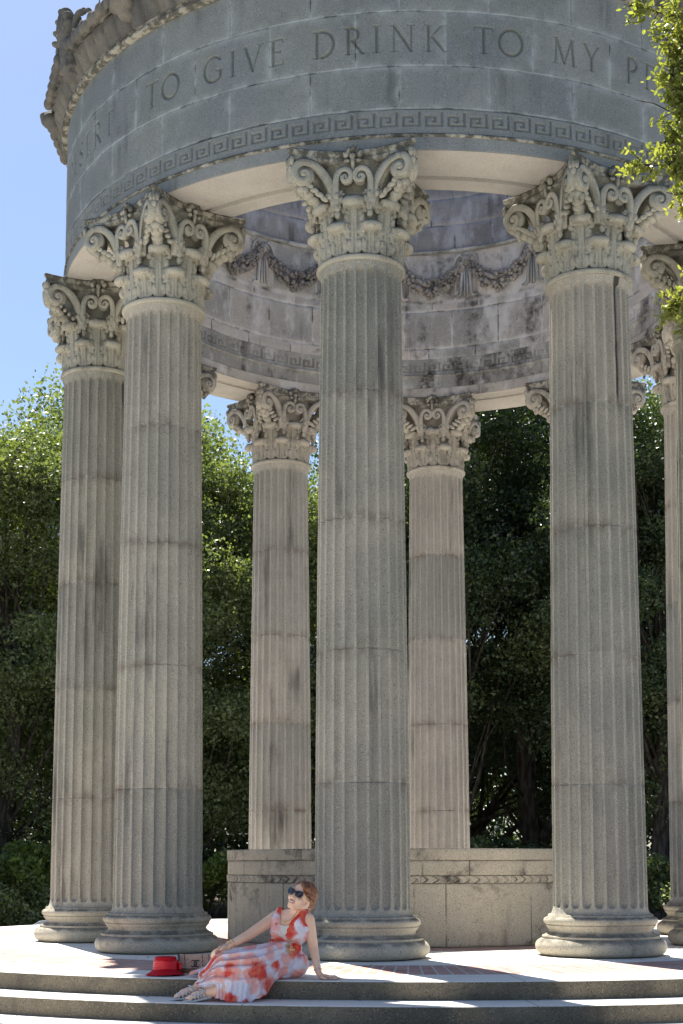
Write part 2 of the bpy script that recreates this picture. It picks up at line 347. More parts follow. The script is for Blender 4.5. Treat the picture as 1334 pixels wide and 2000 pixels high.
# --- glyph strokes of the inscription (unit cap height)
def arc(cx, cy, rx, ry, a0, a1, n=14):
    t = np.radians(np.linspace(a0, a1, n)); return list(zip(cx+rx*np.cos(t), cy+ry*np.sin(t)))
TK, TN, SF = .14, .085, .065
def ser(x, y, w=.13): return (SF, [(x-w, y), (x+w, y)])
GL = {
 'D': (.86, [(TK, [(.16, 0), (.16, 1)]), (TN, [(.03, 1), (.35, 1)]), (TN, [(.03, 0), (.35, 0)]), (TK, arc(.35, .5, .45, .5, 90, -90))]),
 'E': (.58, [(TK, [(.16, 0), (.16, 1)]), (TN, [(.03, 1), (.54, 1)]), (TN, [(.03, 0), (.57, 0)]), (TN, [(.16, .52), (.46, .52)]), (SF, [(.54, 1), (.54, .88)]), (SF, [(.57, 0), (.57, .13)]), (SF, [(.46, .46), (.46, .58)])]),
 'S': (.56, [(TK, arc(.29, .74, .2, .26, 35, 255)+arc(.27, .25, .23, .26, 80, -145)), (SF, [(.46, .84), (.46, .98)]), (SF, [(.06, .18), (.06, .02)])]),
 'R': (.72, [(TK, [(.16, 0), (.16, 1)]), ser(.16, 0), (TN, [(.03, 1), (.3, 1)]), (TK, arc(.3, .76, .24, .24, 90, -90)), (TN, [(.3, .52), (.16, .52)]), (TK, [(.32, .52), (.68, 0)]), (SF, [(.6, 0), (.8, 0)])]),
 'T': (.74, [(TK, [(.37, 0), (.37, 1)]), ser(.37, 0), (TN, [(.03, 1), (.71, 1)]), (SF, [(.03, 1), (.01, .87)]), (SF, [(.71, 1), (.73, .87)])]),
 'O': (1.0, [(TK, arc(.5, .5, .45, .5, 0, 360, 30))]),
 'G': (.9, [(TK, arc(.48, .5, .43, .5, 45, 315, 24)), (TK, [(.8, .42), (.8, .12)]), (SF, [(.64, .42), (.92, .42)]), (SF, [(.79, .86), (.79, .99)])]),
 'I': (.32, [(TK, [(.16, 0), (.16, 1)]), ser(.16, 0), ser(.16, 1)]),
 'V': (.82, [(TK, [(.1, 1), (.42, 0)]), (TN, [(.42, 0), (.74, 1)]), ser(.1, 1, .1), ser(.74, 1, .1)]),
 'N': (.92, [(TN, [(.14, 0), (.14, 1)]), (TK, [(.14, 1), (.78, 0)]), (TN, [(.78, 0), (.78, 1)]), ser(.14, 0, .12), ser(.1, 1, .1), ser(.78, 1, .12)]),
 'K': (.8, [(TK, [(.16, 0), (.16, 1)]), ser(.16, 0), ser(.16, 1), (TN, [(.18, .46), (.64, 1)]), (TK, [(.3, .56), (.74, 0)]), ser(.66, 1, .1), ser(.76, 0, .1)]),
 'M': (1.06, [(TN, [(.14, 0), (.2, 1)]), (TK, [(.2, 1), (.52, .05)]), (TN, [(.52, .05), (.84, 1)]), (TK, [(.84, 1), (.92, 0)]), ser(.14, 0, .11), ser(.92, 0, .12), ser(.16, 1, .07), ser(.88, 1, .07)]),
 'Y': (.76, [(TK, [(.38, 0), (.38, .48)]), (TK, [(.38, .48), (.08, 1)]), (TN, [(.38, .48), (.68, 1)]), ser(.38, 0), ser(.08, 1, .1), ser(.68, 1, .1)]),
 'P': (.66, [(TK, [(.16, 0), (.16, 1)]), ser(.16, 0), (TN, [(.03, 1), (.3, 1)]), (TK, arc(.3, .74, .26, .26, 90, -90)), (TN, [(.3, .48), (.22, .48)])]),
 'L': (.6, [(TK, [(.16, 0), (.16, 1)]), ser(.16, 1), (TN, [(.03, 0), (.56, 0)]), (SF, [(.56, 0), (.58, .14)])]),
 ',': (.2, [(.1, [(.1, .02), (.09, -.06), (.03, -.16)])]),
}
WORDS = [('DESERT,', -71.5, -48.7), ('TO', -42.5, -35.6), ('GIVE', -31.3, -18.7), ('DRINK', -14.5, 3.4), ('TO', 7.2, 14.1), ('MY', 18.2, 25.7), ('PEOPLE', 30.1, 50)]
LZ0, LH = 7.484, .224
def letter_depth(A, Z):
    """A: angle in degrees (1d), Z heights (1d) -> V-cut depth grid"""
    X = np.radians(A)*R0; D = np.zeros((len(Z), len(A)))
    for word, a0, a1 in WORDS:
        ws = [GL[c][0] for c in word]; gap = .26; nat = sum(ws)+gap*(len(ws)-1)
        x0, x1 = R_(a0)*R0, R_(a1)*R0; k = (x1-x0)/(nat*LH)   # stretch of the spacing only
        extra = ((x1-x0)-sum(ws)*LH)/max(1, len(ws)-1); x = x0
        if extra < .01: extra = .01
        for c, wd in zip(word, ws):
            for tk, pl in GL[c][1]:
                pl = np.array(pl)*LH+np.array([x, LZ0]); hw = tk*LH*.5
                i0, i1 = np.searchsorted(X, [pl[:, 0].min()-hw-.01, pl[:, 0].max()+hw+.01]); j0, j1 = np.searchsorted(Z, [pl[:, 1].min()-hw-.01, pl[:, 1].max()+hw+.01])
                if i1 <= i0 or j1 <= j0: continue
                gx_, gz_ = np.meshgrid(X[i0:i1], Z[j0:j1]); d = np.full(gx_.shape, 9.)
                for p, q in zip(pl[:-1], pl[1:]):
                    e = q-p; L2 = (e**2).sum(); t = np.clip(((gx_-p[0])*e[0]+(gz_-p[1])*e[1])/L2, 0, 1)
                    d = np.minimum(d, np.hypot(gx_-p[0]-t*e[0], gz_-p[1]-t*e[1]))
                dep = np.clip(hw-d, 0, .014)*1.5
                D[j0:j1, i0:i1] = np.maximum(D[j0:j1, i0:i1], dep)
            x += wd*LH+extra
    return D
KEY = ["11111110", "10000010", "10111010", "10101010", "10100010", "10111110", "10000000", "11111111"]
KEY = ["11111110",
       "11111110",
       "11000110",
       "11010110",
       "11011110",
       "11000000",
       "11111111"]
KEY = ["1111111000",
       "1000001000",
       "1011101000",
       "1010001000",
       "1011111000"]
# hooked meander: one continuous raised band, ten columns by nine rows per repeat
KEY = ["1111111110",
       "1111111110",
       "1100000110",
       "1101110110",
       "1101100110",
       "1101111110",
       "1100000000",
       "1111111111",
       "1111111111"]
KA = np.array([[int(c) for c in r] for r in KEY[::-1]], float)
def key_relief(A, Z, z0, z1, period=3.0):
    u = ((A/period) % 1.0)*KA.shape[1]; v = (Z-z0)/(z1-z0)*KA.shape[0]
    ui = np.clip(u.astype(int), 0, KA.shape[1]-1); vi = np.clip(v.astype(int), 0, KA.shape[0]-1)
    return KA[np.ix_(vi, ui)]
def joints(A, Z, R, courses, offs, per, half=.006):
    """distance masks of the block joints: thin line, wider pale halo, bleed below"""
    jl = np.zeros((len(Z), len(A))); jo = jl.copy(); bl = jl.copy()
    for z in courses:
        d = np.abs(Z-z)[:, None]; jl = np.maximum(jl, (d < half)*1.0+0*jl); jo = np.maximum(jo, np.clip(1-d/.014, 0, 1)*.8+0*jl)
        bl = np.maximum(bl, (np.clip(1-np.abs(Z-z)/.09, 0, 1)**2)[:, None]+0*jl)
    edges = list(courses)
    for k in range(len(edges)-1):
        sel = (Z >= edges[k]) & (Z <= edges[k+1]); o = offs[k % len(offs)]
        d = np.abs((A-o+per/2) % per-per/2)*np.pi/180*R
        jl[sel] = np.maximum(jl[sel], (d < half)*1.0); jo[sel] = np.maximum(jo[sel], np.clip(1-d/.014, 0, 1)*.8)
        bl[sel] = np.maximum(bl[sel], np.clip(1-d/.1, 0, 1)**2)
    return jl, jo, bl
def blocks(A, Z, courses, offs, per):
    out = np.zeros((len(Z), len(A)))
    for k in range(len(courses)-1):
        sel = (Z >= courses[k]) & (Z <= courses[k+1]); o = offs[k % len(offs)]; out[sel] = np.floor(((A-o) % 360)/per)[None]+k*100
    return out
def cyl_part(name, A, Z, Rg, jl, jo, bl, mat, inward=False, cut=None, seg=None):
    t = np.radians(A); G = np.stack([Rg*np.sin(t), -Rg*np.cos(t), np.repeat(Z[:, None], len(A), 1)], -1)
    me = mesh(name, G.reshape(-1, 3), grid_faces(len(Z), len(A), True, flip=inward)); attr(me, 'joint', jo); attr(me, 'jline', jl); attr(me, 'bleed', bl)
    if cut is not None: attr(me, 'cut', cut)
    if seg is not None: attr(me, 'seg', seg)
    return obj(name, me, mat, temple)
def zs(a, b, step): return np.linspace(a, b, max(2, int(round((b-a)/step))+1))
A = np.concatenate([np.arange(-76, 54, .08), np.arange(54, 110, .3), np.arange(110, 250, 1.0), np.arange(250, 284, .3)])
def fine_rows(segs): return np.unique(np.round(np.concatenate([zs(*s) for s in segs]), 5))
# outer fascia (bottom band)
Z = fine_rows([(6.62, 6.63, .005), (6.63, 6.73, .03)]); o1 = (len(Z), len(A))
cyl_part('fascia', A, Z, np.where(Z[:, None] < 6.624, R0-.006, R0)+np.zeros(o1), np.zeros(o1), np.zeros(o1), np.zeros(o1), ST_FRIEZE)
# small moulding under the key band
t = np.linspace(0, 1, 9); MR = R0+.002+.013*np.sin(t*np.pi)**.7
tmp = MB().grid(lathe(list(zip(MR, 6.73+.034*t)), 720), wrap=True).build('bead_moulding', ST_CAP, temple)
# Greek key band
A2 = np.concatenate([np.arange(-105, 105, .075), np.arange(105, 255, .5)])
Z = np.arange(6.764, 6.972, .0058); K = key_relief(A2, Z, 6.785, 6.955); K[(Z < 6.785) | (Z > 6.955)] = 1
K = K.copy(); Rg = R0-.020+.020*K; z0 = np.zeros(K.shape)
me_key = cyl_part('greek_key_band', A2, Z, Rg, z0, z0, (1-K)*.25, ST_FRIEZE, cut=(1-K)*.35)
# inscribed frieze
Z = fine_rows([(6.97, 7.0, .006), (7.0, 7.33, .03), (7.33, 7.37, .006), (7.37, 7.44, .02), (7.44, 7.74, .0056), (7.74, 7.81, .02), (7.81, 7.85, .006), (7.85, 8.2, .03)])
jl, jo, bl = joints(A, Z, R0, [6.978, 7.35, 7.83, 8.22], [-2.84, 3.3, -2.84], 12)
D = letter_depth(A, Z); wob = .003*vnoise(np.stack(np.broadcast_arrays(np.radians(A)[None]*R0*1.5, Z[:, None]*1.5, 0*A[None]), -1), 5)
# blocks sit a few mm in or out of line
blk = np.floor((A-(-2.84))/12); crs = np.digitize(Z, [7.35, 7.83]); hsh = np.sin(blk[None]*12.9+crs[:, None]*78.2)*43758.5; hsh = (hsh-np.floor(hsh))
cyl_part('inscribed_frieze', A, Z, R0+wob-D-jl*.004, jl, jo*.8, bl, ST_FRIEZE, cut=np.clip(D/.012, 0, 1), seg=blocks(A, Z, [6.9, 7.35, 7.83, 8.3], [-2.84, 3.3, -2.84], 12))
# cornice with tongue leaves
tt = np.linspace(0, 2*np.pi, 1440, endpoint=False)
prof = np.array([(3.58, 8.2), (3.63, 8.2), (3.645, 8.23), (3.62, 8.26), (3.635, 8.27)])
MB().grid(lathe(prof, 360), wrap=True).build('cornice_bead', ST_CAP, temple)
v = np.linspace(0, 1, 22)[:, None]; ph = (tt[None]*180/np.pi/3.0) % 1.0
rib = np.abs(np.sin(ph*np.pi))**.6; inner = np.exp(-((ph-.5)/.06)**2)*.6
rr = 3.605+.10*v**1.3+(.065*rib-.035*inner)*np.sin(np.clip(v*1.05, 0, 1)*np.pi)**.5
zz = 8.255+.27*v**.85+0*tt[None]+.02*rib*np.clip(v-.8, 0, 1)*4*0
wn = .008*vnoise(np.stack([np.broadcast_to(tt*3.7*6, rr.shape), np.broadcast_to(v*3, rr.shape), 0*rr], -1), 9)
G = np.stack([(rr+wn)*np.sin(tt), -(rr+wn)*np.cos(tt), zz], -1)
MB().grid(G, wrap=True).build('leaf_cornice', ST_CREST, temple)
prof = [(3.68, 8.522), (3.745, 8.525), (3.755, 8.57), (3.72, 8.59), (3.5, 8.66), (3.26, 8.68), (3.26, 9.2), (3.28, 9.21), (3.28, 9.3), (3.0, 9.32), (2.98, 9.8), (2.84, 9.8)]
MB().grid(lathe(prof, 240), wrap=True).build('attic', ST_CREST, temple, smooth=False)
# soffit with a sunk middle panel
prof = [(2.872, 6.62), (3.06, 6.618), (3.062, 6.65), (3.10, 6.652), (3.112, 6.632), (3.13, 6.632), (3.132, 6.618), (3.578, 6.618)]
MB().grid(lathe(prof, 360)[::-1], wrap=True, flip=False).build('soffit', ST_SOFFIT, temple, smooth=False)
# inner wall
AI = np.concatenate([np.arange(90, 270, .15), np.arange(-90, 90, 1.0)])
Z = np.arange(6.74, 6.97+.15, .0085); K = key_relief(-AI, Z, 6.925, 7.075, 3.6); K = np.where(((Z < 6.925) | (Z > 7.075))[:, None], 1.0, K)
prf = np.where(Z[:, None] < 6.90, .0, .0)+np.where((Z[:, None] > 6.885) & (Z[:, None] < 6.905), -.03, 0)
z0 = np.zeros(K.shape); cyl_part('inner_key_band', AI, Z, RI+.020-.020*K+prf, (1-K)*.5, z0, z0, ST_INNER, inward=True)
Z = fine_rows([(6.62, 6.74, .04)]); z0 = np.zeros((len(Z), len(AI))); cyl_part('inner_fascia', AI, Z, RI+.006+z0, z0, z0, z0, ST_INNER, inward=True)
Z = fine_rows([(Z0, Z0+.02, .006) for Z0 in (7.11, 7.24, 7.73, 8.475)]+[(7.13, 8.5, .04)])
jl, jo, bl = joints(AI, Z, RI, [7.11, 7.25, 7.74, 7.86, 8.49], [4, 10, 3, 9], 12, .007)
cyl_part('inner_wall', AI, Z, RI+.003+jl*.006+.004*vnoise(np.stack(np.broadcast_arrays(np.radians(AI)[None]*4, Z[:, None]*2, 0*AI[None]), -1), 8), jl, jo, bl, ST_INNER, inward=True, seg=blocks(AI, Z, [7.0, 7.25, 7.74, 7.86, 8.6], [4, 10, 3, 9], 12))
MB().grid(lathe([(RI+.02, 8.49), (RI-.05, 8.492), (RI-.055, 8.515), (RI-.03, 8.535)], 360), wrap=True, flip=True).build('inner_ledge', ST_INNER, temple)
Z = fine_rows([(8.536, 8.56, .006), (8.56, 9.8, .05), (8.84, 8.86, .006), (9.2, 9.22, .006)])
jl, jo, bl = joints(AI, Z, RI, [8.5, 8.85, 9.21, 9.57, 9.9], [5, 11], 10, .009)
cyl_part('upper_inner_wall', AI, Z, RI-.02+jl*.008, jl, jo*.5, bl*.6, stone('dark_streaked_upper_stone', (.33, .32, .31), (.20, .195, .20), speck=.3, streak=.8, top=.3, paint=.5, patch=.5, pale=(.55, .56, .62)), inward=True)

# --- garlands on the inner wall: one swag per 18 degrees
def make_garland():
    s = MB(); r = random.Random(3)
    for i in range(240):
        u = r.uniform(-.96, .96); th = u*9*math.pi/180; wdt = .045+.08*(1-u*u); zc = 8.36-.33*(1-u*u)
        a = r.uniform(0, 2*math.pi); q = math.sqrt(r.random())
        rad = RI-.02-abs(math.cos(a))*wdt*.8*q; z = zc+math.sin(a)*wdt*q*1.1
        rr = r.uniform(.014, .036)
        s.ico((rad*math.sin(th+math.pi), -rad*math.cos(th+math.pi), z), (rr, rr, rr*r.uniform(.8, 1.3)), 1)
    # tail leaves
    return s.me('garland')
def make_boss():
    s = MB(); th = math.pi+9*math.pi/180
    def P(du, z, dr): a = th+du/RI; return ((RI-dr)*math.sin(a), -(RI-dr)*math.cos(a), z)
    s.ico(P(0, 8.36, .03), (.055, .055, .075), 2); s.ico(P(0, 8.36, .065), (.03, .03, .045), 2)
    return s.me('boss')
def make_ribbon():
    s = MB(); th = math.pi+9*math.pi/180
    def P(du, z, dr=.02): a = th+du/RI; return ((RI-dr)*math.sin(a), -(RI-dr)*math.cos(a), z)
    for k in (-1, 1):
        s.tube([P(k*.03, 8.32), P(k*.05, 8.2), P(k*.065, 8.0), P(k*.07, 7.93), P(k*.10, 7.90), P(k*.15, 7.905)], [.018, .02, .022, .024, .022, .014], 8)
        s.tube([P(k*.045, 8.40), P(k*.08, 8.45), P(k*.13, 8.40), P(k*.16, 8.30)], [.016, .018, .02, .012], 8)
        s.tube([P(k*.015, 8.30), P(k*.018, 8.0), P(k*.02, 7.9)], [.012, .014, .012], 6)
    return s.me('ribbon')
mg, mb_, mr = make_garland(), make_boss(), make_ribbon()
for k in range(20):
    g_ = obj('garland', mg, ST_SWAG, temple, rz=R_(-8.85+18*k)); obj('boss', mb_, ST_INNER, g_); obj('ribbon', mr, ST_INNER, g_)

# --- lion heads over the columns and antefixes between them
def make_lion():
    s = MB()
    s.ico((0, -3.97, 8.60), (.15, .15, .17), 3); s.ico((0, -4.10, 8.53), (.085, .11, .08), 3); s.ico((0, -4.17, 8.56), (.05, .05, .035), 2)
    s.ico((0, -4.07, 8.455), (.065, .08, .035), 2)
    for k in (-1, 1):
        s.ico((k*.07, -4.06, 8.645), (.045, .04, .03), 2); s.ico((k*.06, -4.12, 8.52), (.05, .06, .045), 2); s.ico((k*.15, -3.95, 8.72), (.04, .035, .05), 2)
    r = random.Random(5)
    for i in range(46):
        a = i/46*2*math.pi*2; q = .17+.05*(i % 2); s.ico((q*math.cos(a), -3.93+.04*(i % 3), 8.60+q*1.08*math.sin(a)), (.045, .05, .045), 1)
    me = remesh(s.me('lion_head'), .012, 2); co = get_co(me); cc_ = np.array([0, -3.9, 8.6]); co = (co-cc_)*1.25+cc_; co[:, 1] += .42; co[:, 2] += -.03; set_co(me, co)
    return me
def make_antefix():
    s = MB(); y = -3.66
    for k in range(-3, 4):
        a = R_(k*21); L = .20-.018*abs(k)
        s.ico((math.sin(a)*L*.95, y-.07-.012*(3-abs(k)), 8.80+L*.95*math.cos(a)), (.040, .085, .165-.012*abs(k)), 2, Matrix.Rotation(a, 3, 'Y'))
        s.ico((math.sin(a)*L*1.6, y-.12, 8.80+L*1.6*math.cos(a)), (.036, .06, .045), 2, Matrix.Rotation(a, 3, 'Y'))
    for k in (-1, 1):
        P = [(k*(.055+.05*math.cos(a)*(1-a/9)), y-.1, 8.62+.06*math.sin(a)*(1-a/9)) for a in np.linspace(0, 6.6, 22)]
        s.tube(P, .018, 7)
        P = [(k*(.02+.05*t_), y-.07, 8.50+.12*t_) for t_ in (0, .5, 1)]; s.tube(P, [.03, .04, .03], 8)
    s.box((0, y+.0, 8.74), (.30, .16, .46), bev=.04)
    s.ico((0, y-.11, 8.66), (.03, .04, .05), 2)
    # roof tile running back
    s.ico((0, y-.04, 8.80), (.17, .11, .30), 3); s.box((0, y-.02, 8.58), (.30, .22, .20), bev=.05)
    s.tube([(0, y, 8.72), (0, -3.28, 8.72)], .11, 12)
    m_ = remesh(s.me('antefix'), .011, 1); co = get_co(m_); co[:, 2] -= .15; set_co(m_, co); return m_
def make_scroll():
    s = MB(); y = -3.66
    for k in (-1, 1):
        cx = k*.26
        P = [(cx+k*(.11-.014*a)*math.cos(a+.8)*-1, y-.03-.004*a, 8.77+(.13-.016*a)*math.sin(a+.8)) for a in np.linspace(0, 6.4, 26)]
        s.tube(P, [.036-.0025*i/2 for i in range(26)], 8)
        for q in range(9):
            a = q*.75; s.ico((cx+.16*math.cos(a), y+.02, 8.78+.15*math.sin(a)), (.045, .035, .03), 1, Matrix.Rotation(a, 3, 'Y'))
    s.tube([(-.42, y, 8.68), (-.2, y, 8.62), (0, y-.03, 8.66), (.2, y, 8.62), (.42, y, 8.68)], .035, 8)
    for k in range(-5, 6): s.ico((k*.085, y-.06, 8.63+.03*(k % 2)), (.05, .05, .07), 2)
    m_ = remesh(s.me('scrollwork'), .012, 1); co = get_co(m_); co[:, 2] -= .09; co[:, 1] -= .04; set_co(m_, co); return m_
ml, ma, ms = make_lion(), make_antefix(), make_scroll()
for k in range(10):
    obj('lion_head', ml, ST_CREST, temple, rz=R_(-8.85+36*k)); obj('antefix', ma, ST_CREST, temple, rz=R_(-8.85+18+36*k))
for k in range(20): obj('scrollwork', ms, ST_CREST, temple, rz=R_(-8.85+9+18*k))

# --- columns
def make_shaft():
    zj = [1.40, 2.475, 3.55, 4.61]
    Z = [.335, .34, .35, .36, .37, .38, .39, .4, .41, .42, .44]
    Z = np.unique(np.concatenate([Z, np.arange(.5, 5.6, .06), *[[z-.02, z-.007, z-.004, z, z+.004, z+.007, z+.02] for z in zj], [5.56, 5.58, 5.6, 5.62, 5.63, 5.64, 5.65, 5.66, 5.68, 5.70]]))
    fr = np.array([0, .05, .095, .11, .125, .16, .22, .3, .4, .5, .6, .7, .78, .84, .875, .89, .905, .95]); T = (np.arange(24)[:, None]+fr[None]).ravel()/24*2*np.pi; F = np.tile(fr, 24)
    h = np.clip((Z-.335)/(5.7-.335), 0, 1); Rz = .390-.052*h**1.35
    Rz = Rz+.022*np.clip((.40-Z)/.065, 0, 1)**2+.016*np.clip((Z-5.62)/.08, 0, 1)**2
    u = (F-.11)/.78*2-1; s2 = (u**2)[None]+0*Z[:, None]
    wv = .040; zb, zt = .392, 5.645
    e = np.maximum(zb+wv-Z, Z-(zt-wv))[:, None].clip(0)/wv; s2 = s2+e**2
    dep = .040*np.sqrt(np.clip(1-s2, 0, 1))*(Z[:, None] > zb)*(Z[:, None] < zt)
    jl = np.zeros(s2.shape); jo = jl.copy(); seg = np.digitize(Z, zj)[:, None]+jl
    bz = jl.copy()
    for z in zj: bz = np.maximum(bz, np.clip(1-np.abs(Z-z)/.10, 0, 1)[:, None]**1.5+0*jl); jl = np.maximum(jl, (np.abs(Z-z) < .0045)[:, None]*.45+0*jl); jo = np.maximum(jo, np.clip(1-np.abs(Z-z)/.02, 0, 1)[:, None]+0*jl)
    Rg = Rz[:, None]-dep-jl*.004
    chip = vnoise(np.stack([np.broadcast_to(np.cos(T)*9, Rg.shape), np.broadcast_to(np.sin(T)*9, Rg.shape), np.broadcast_to(Z[:, None]*7, Rg.shape)], -1), 4); Rg = Rg-.0025*np.clip(chip, 0, 2)
    G = np.stack([Rg*np.sin(T), -Rg*np.cos(T), np.repeat(Z[:, None], len(T), 1)], -1)
    me = mesh('shaft', G.reshape(-1, 3), grid_faces(len(Z), len(T), True))
    attr(me, 'jline', jl); attr(me, 'joint', jo*.3); attr(me, 'bleed', bz); attr(me, 'seg', seg); return me
def make_base():
    P = [(.0, 0.0), (.46, 0.0), (.475, .004)]
    P += [(.468+.072*math.cos(a), .072+.070*math.sin(a)) for a in np.linspace(-1.4, 1.45, 16)]
    P += [(.485, .146), (.485, .160), (.478, .163)]
    P += [(.478-.052*math.sin(a)**.8, .163+.082*a/math.pi) for a in np.linspace(.05, math.pi*.78, 12)]
    P += [(.452, .243), (.452, .250)]
    P += [(.437+.032*math.cos(a), .282+.031*math.sin(a)) for a in np.linspace(-1.35, 1.4, 12)]
    P += [(.432, .314), (.432, .332), (.425, .337), (.3, .337)]
    G = lathe(P, 120); n_ = .004*vnoise(G.reshape(-1, 3)*9, 2).reshape(G.shape[:2]); G[..., 0] *= 1+n_*.8; G[..., 1] *= 1+n_*.8
    return MB().grid(G, wrap=True).me('base')
def bell_r(z):  # z above the neck
    z = np.asarray(z, float); return .312+.0*z/.8+.09*np.clip((z-.55)/.22, 0, 1)**2
def make_leaf(h, wb, wt, r_in, hood=1.0, lobes=3, z0_=0.0):
    """acanthus leaf sculpted on the bell: ribs, scalloped side lobes and an overhanging round hood"""
    s = MB(); zt = h-.045*hood
    def P(x, z, o=0.0): r = float(bell_r(z))+r_in+.030*(max(z, 0)/h)**2+o; a = x/max(r, .36); return (r*math.sin(a), -r*math.cos(a), z)
    nz = 9
    for i in range(nz):   # blade
        f = i/(nz-1); z = z0_+(zt-z0_)*f; w = wb+(wt-wb)*f**1.3
        for k in (-1, 0, 1): s.ico(P(k*w*.45, z, .004-.006*abs(k)), (w*.50, .017, (zt-z0_)/nz*1.3), 1, Matrix.Rotation(k*.25, 3, 'Z'))
    for m in (-1, 1):
        s.tube([P(m*.014, z, .022) for z in np.linspace(z0_, zt+.01, 6)], [.010, .011, .012, .013, .015, .012], 7)
        for k in range(lobes):
            f = (k+.8)/lobes; z1 = z0_+(zt-z0_)*(f-.62/lobes); w = wb+(wt-wb)*f**1.2
            for q, (dx, dz, sc) in enumerate(((.62, -.12, .95), (1.02, .16, 1.05), (.90, .52, .95))):
                c = P(m*w*dx, z1+(zt-z0_)/lobes*dz+.02, .012-.010*dx+.008*q); T = Matrix.Rotation(m*(.60-.2*q), 3, 'Y')
                s.ico(c, (.0235*sc, .019, .043*sc*(3/lobes)**.5), 2, T)
    c = P(0, zt, .045*hood); T = Matrix.Rotation(.45, 3, 'X')
    s.ico((c[0], c[1], c[2]-.004), (.080*hood, .066*hood, .043*hood), 3, T)
    s.ico(P(0, zt-.012, .012), (.066*hood, .036*hood, .040*hood), 2)
    for m in (-1, 0, 1): s.tube([P(m*.030*hood, zt-.03, .012), P(m*.034*hood, zt+.012, .034), P(m*.034*hood, zt+.026, .056)], .012*hood, 6)
    for k in range(-3, 4):   # serrated lip
        s.ico((c[0]+k*.0215*hood, c[1]-.044*hood+abs(k)**1.5*.008, c[2]-.030*hood+abs(k)*.001), (.0125*hood, .014, .021*hood), 1)
    m_ = remesh(s.me('leaf'), .0050, 1, .25); V = get_co(m_).astype(float); F = [tuple(p.vertices) for p in m_.polygons]
    bpy.data.meshes.remove(m_); return V, F
def rotz(V, a): c, s = math.cos(a), math.sin(a); V = np.asarray(V); return np.stack([V[..., 0]*c-V[..., 1]*s, V[..., 0]*s+V[..., 1]*c, V[..., 2]], -1)
def ribbon_sweep(s, P, B, th, wd):
    """strip with raised edges along P; B = unit normal of the spiral's plane"""
    P = np.array(P); B = np.array(B, float); T = np.gradient(P, axis=0); T /= np.linalg.norm(T, axis=1)[:, None]
    sec = [(-1, -1), (-1, .75), (-.8, 1.15), (-.55, .7), (0, .5), (.55, .7), (.8, 1.15), (1, .75), (1, -1)]
    G = np.zeros((len(P), len(sec), 3))
    for i in range(len(P)):
        nrm = np.cross(T[i], B); w_ = wd[i]/2; t_ = th[i]/2
        for j, (a, b) in enumerate(sec): G[i, j] = P[i]+B*a*w_+nrm*b*t_
    s.grid(G, wrap=True, caps=True)
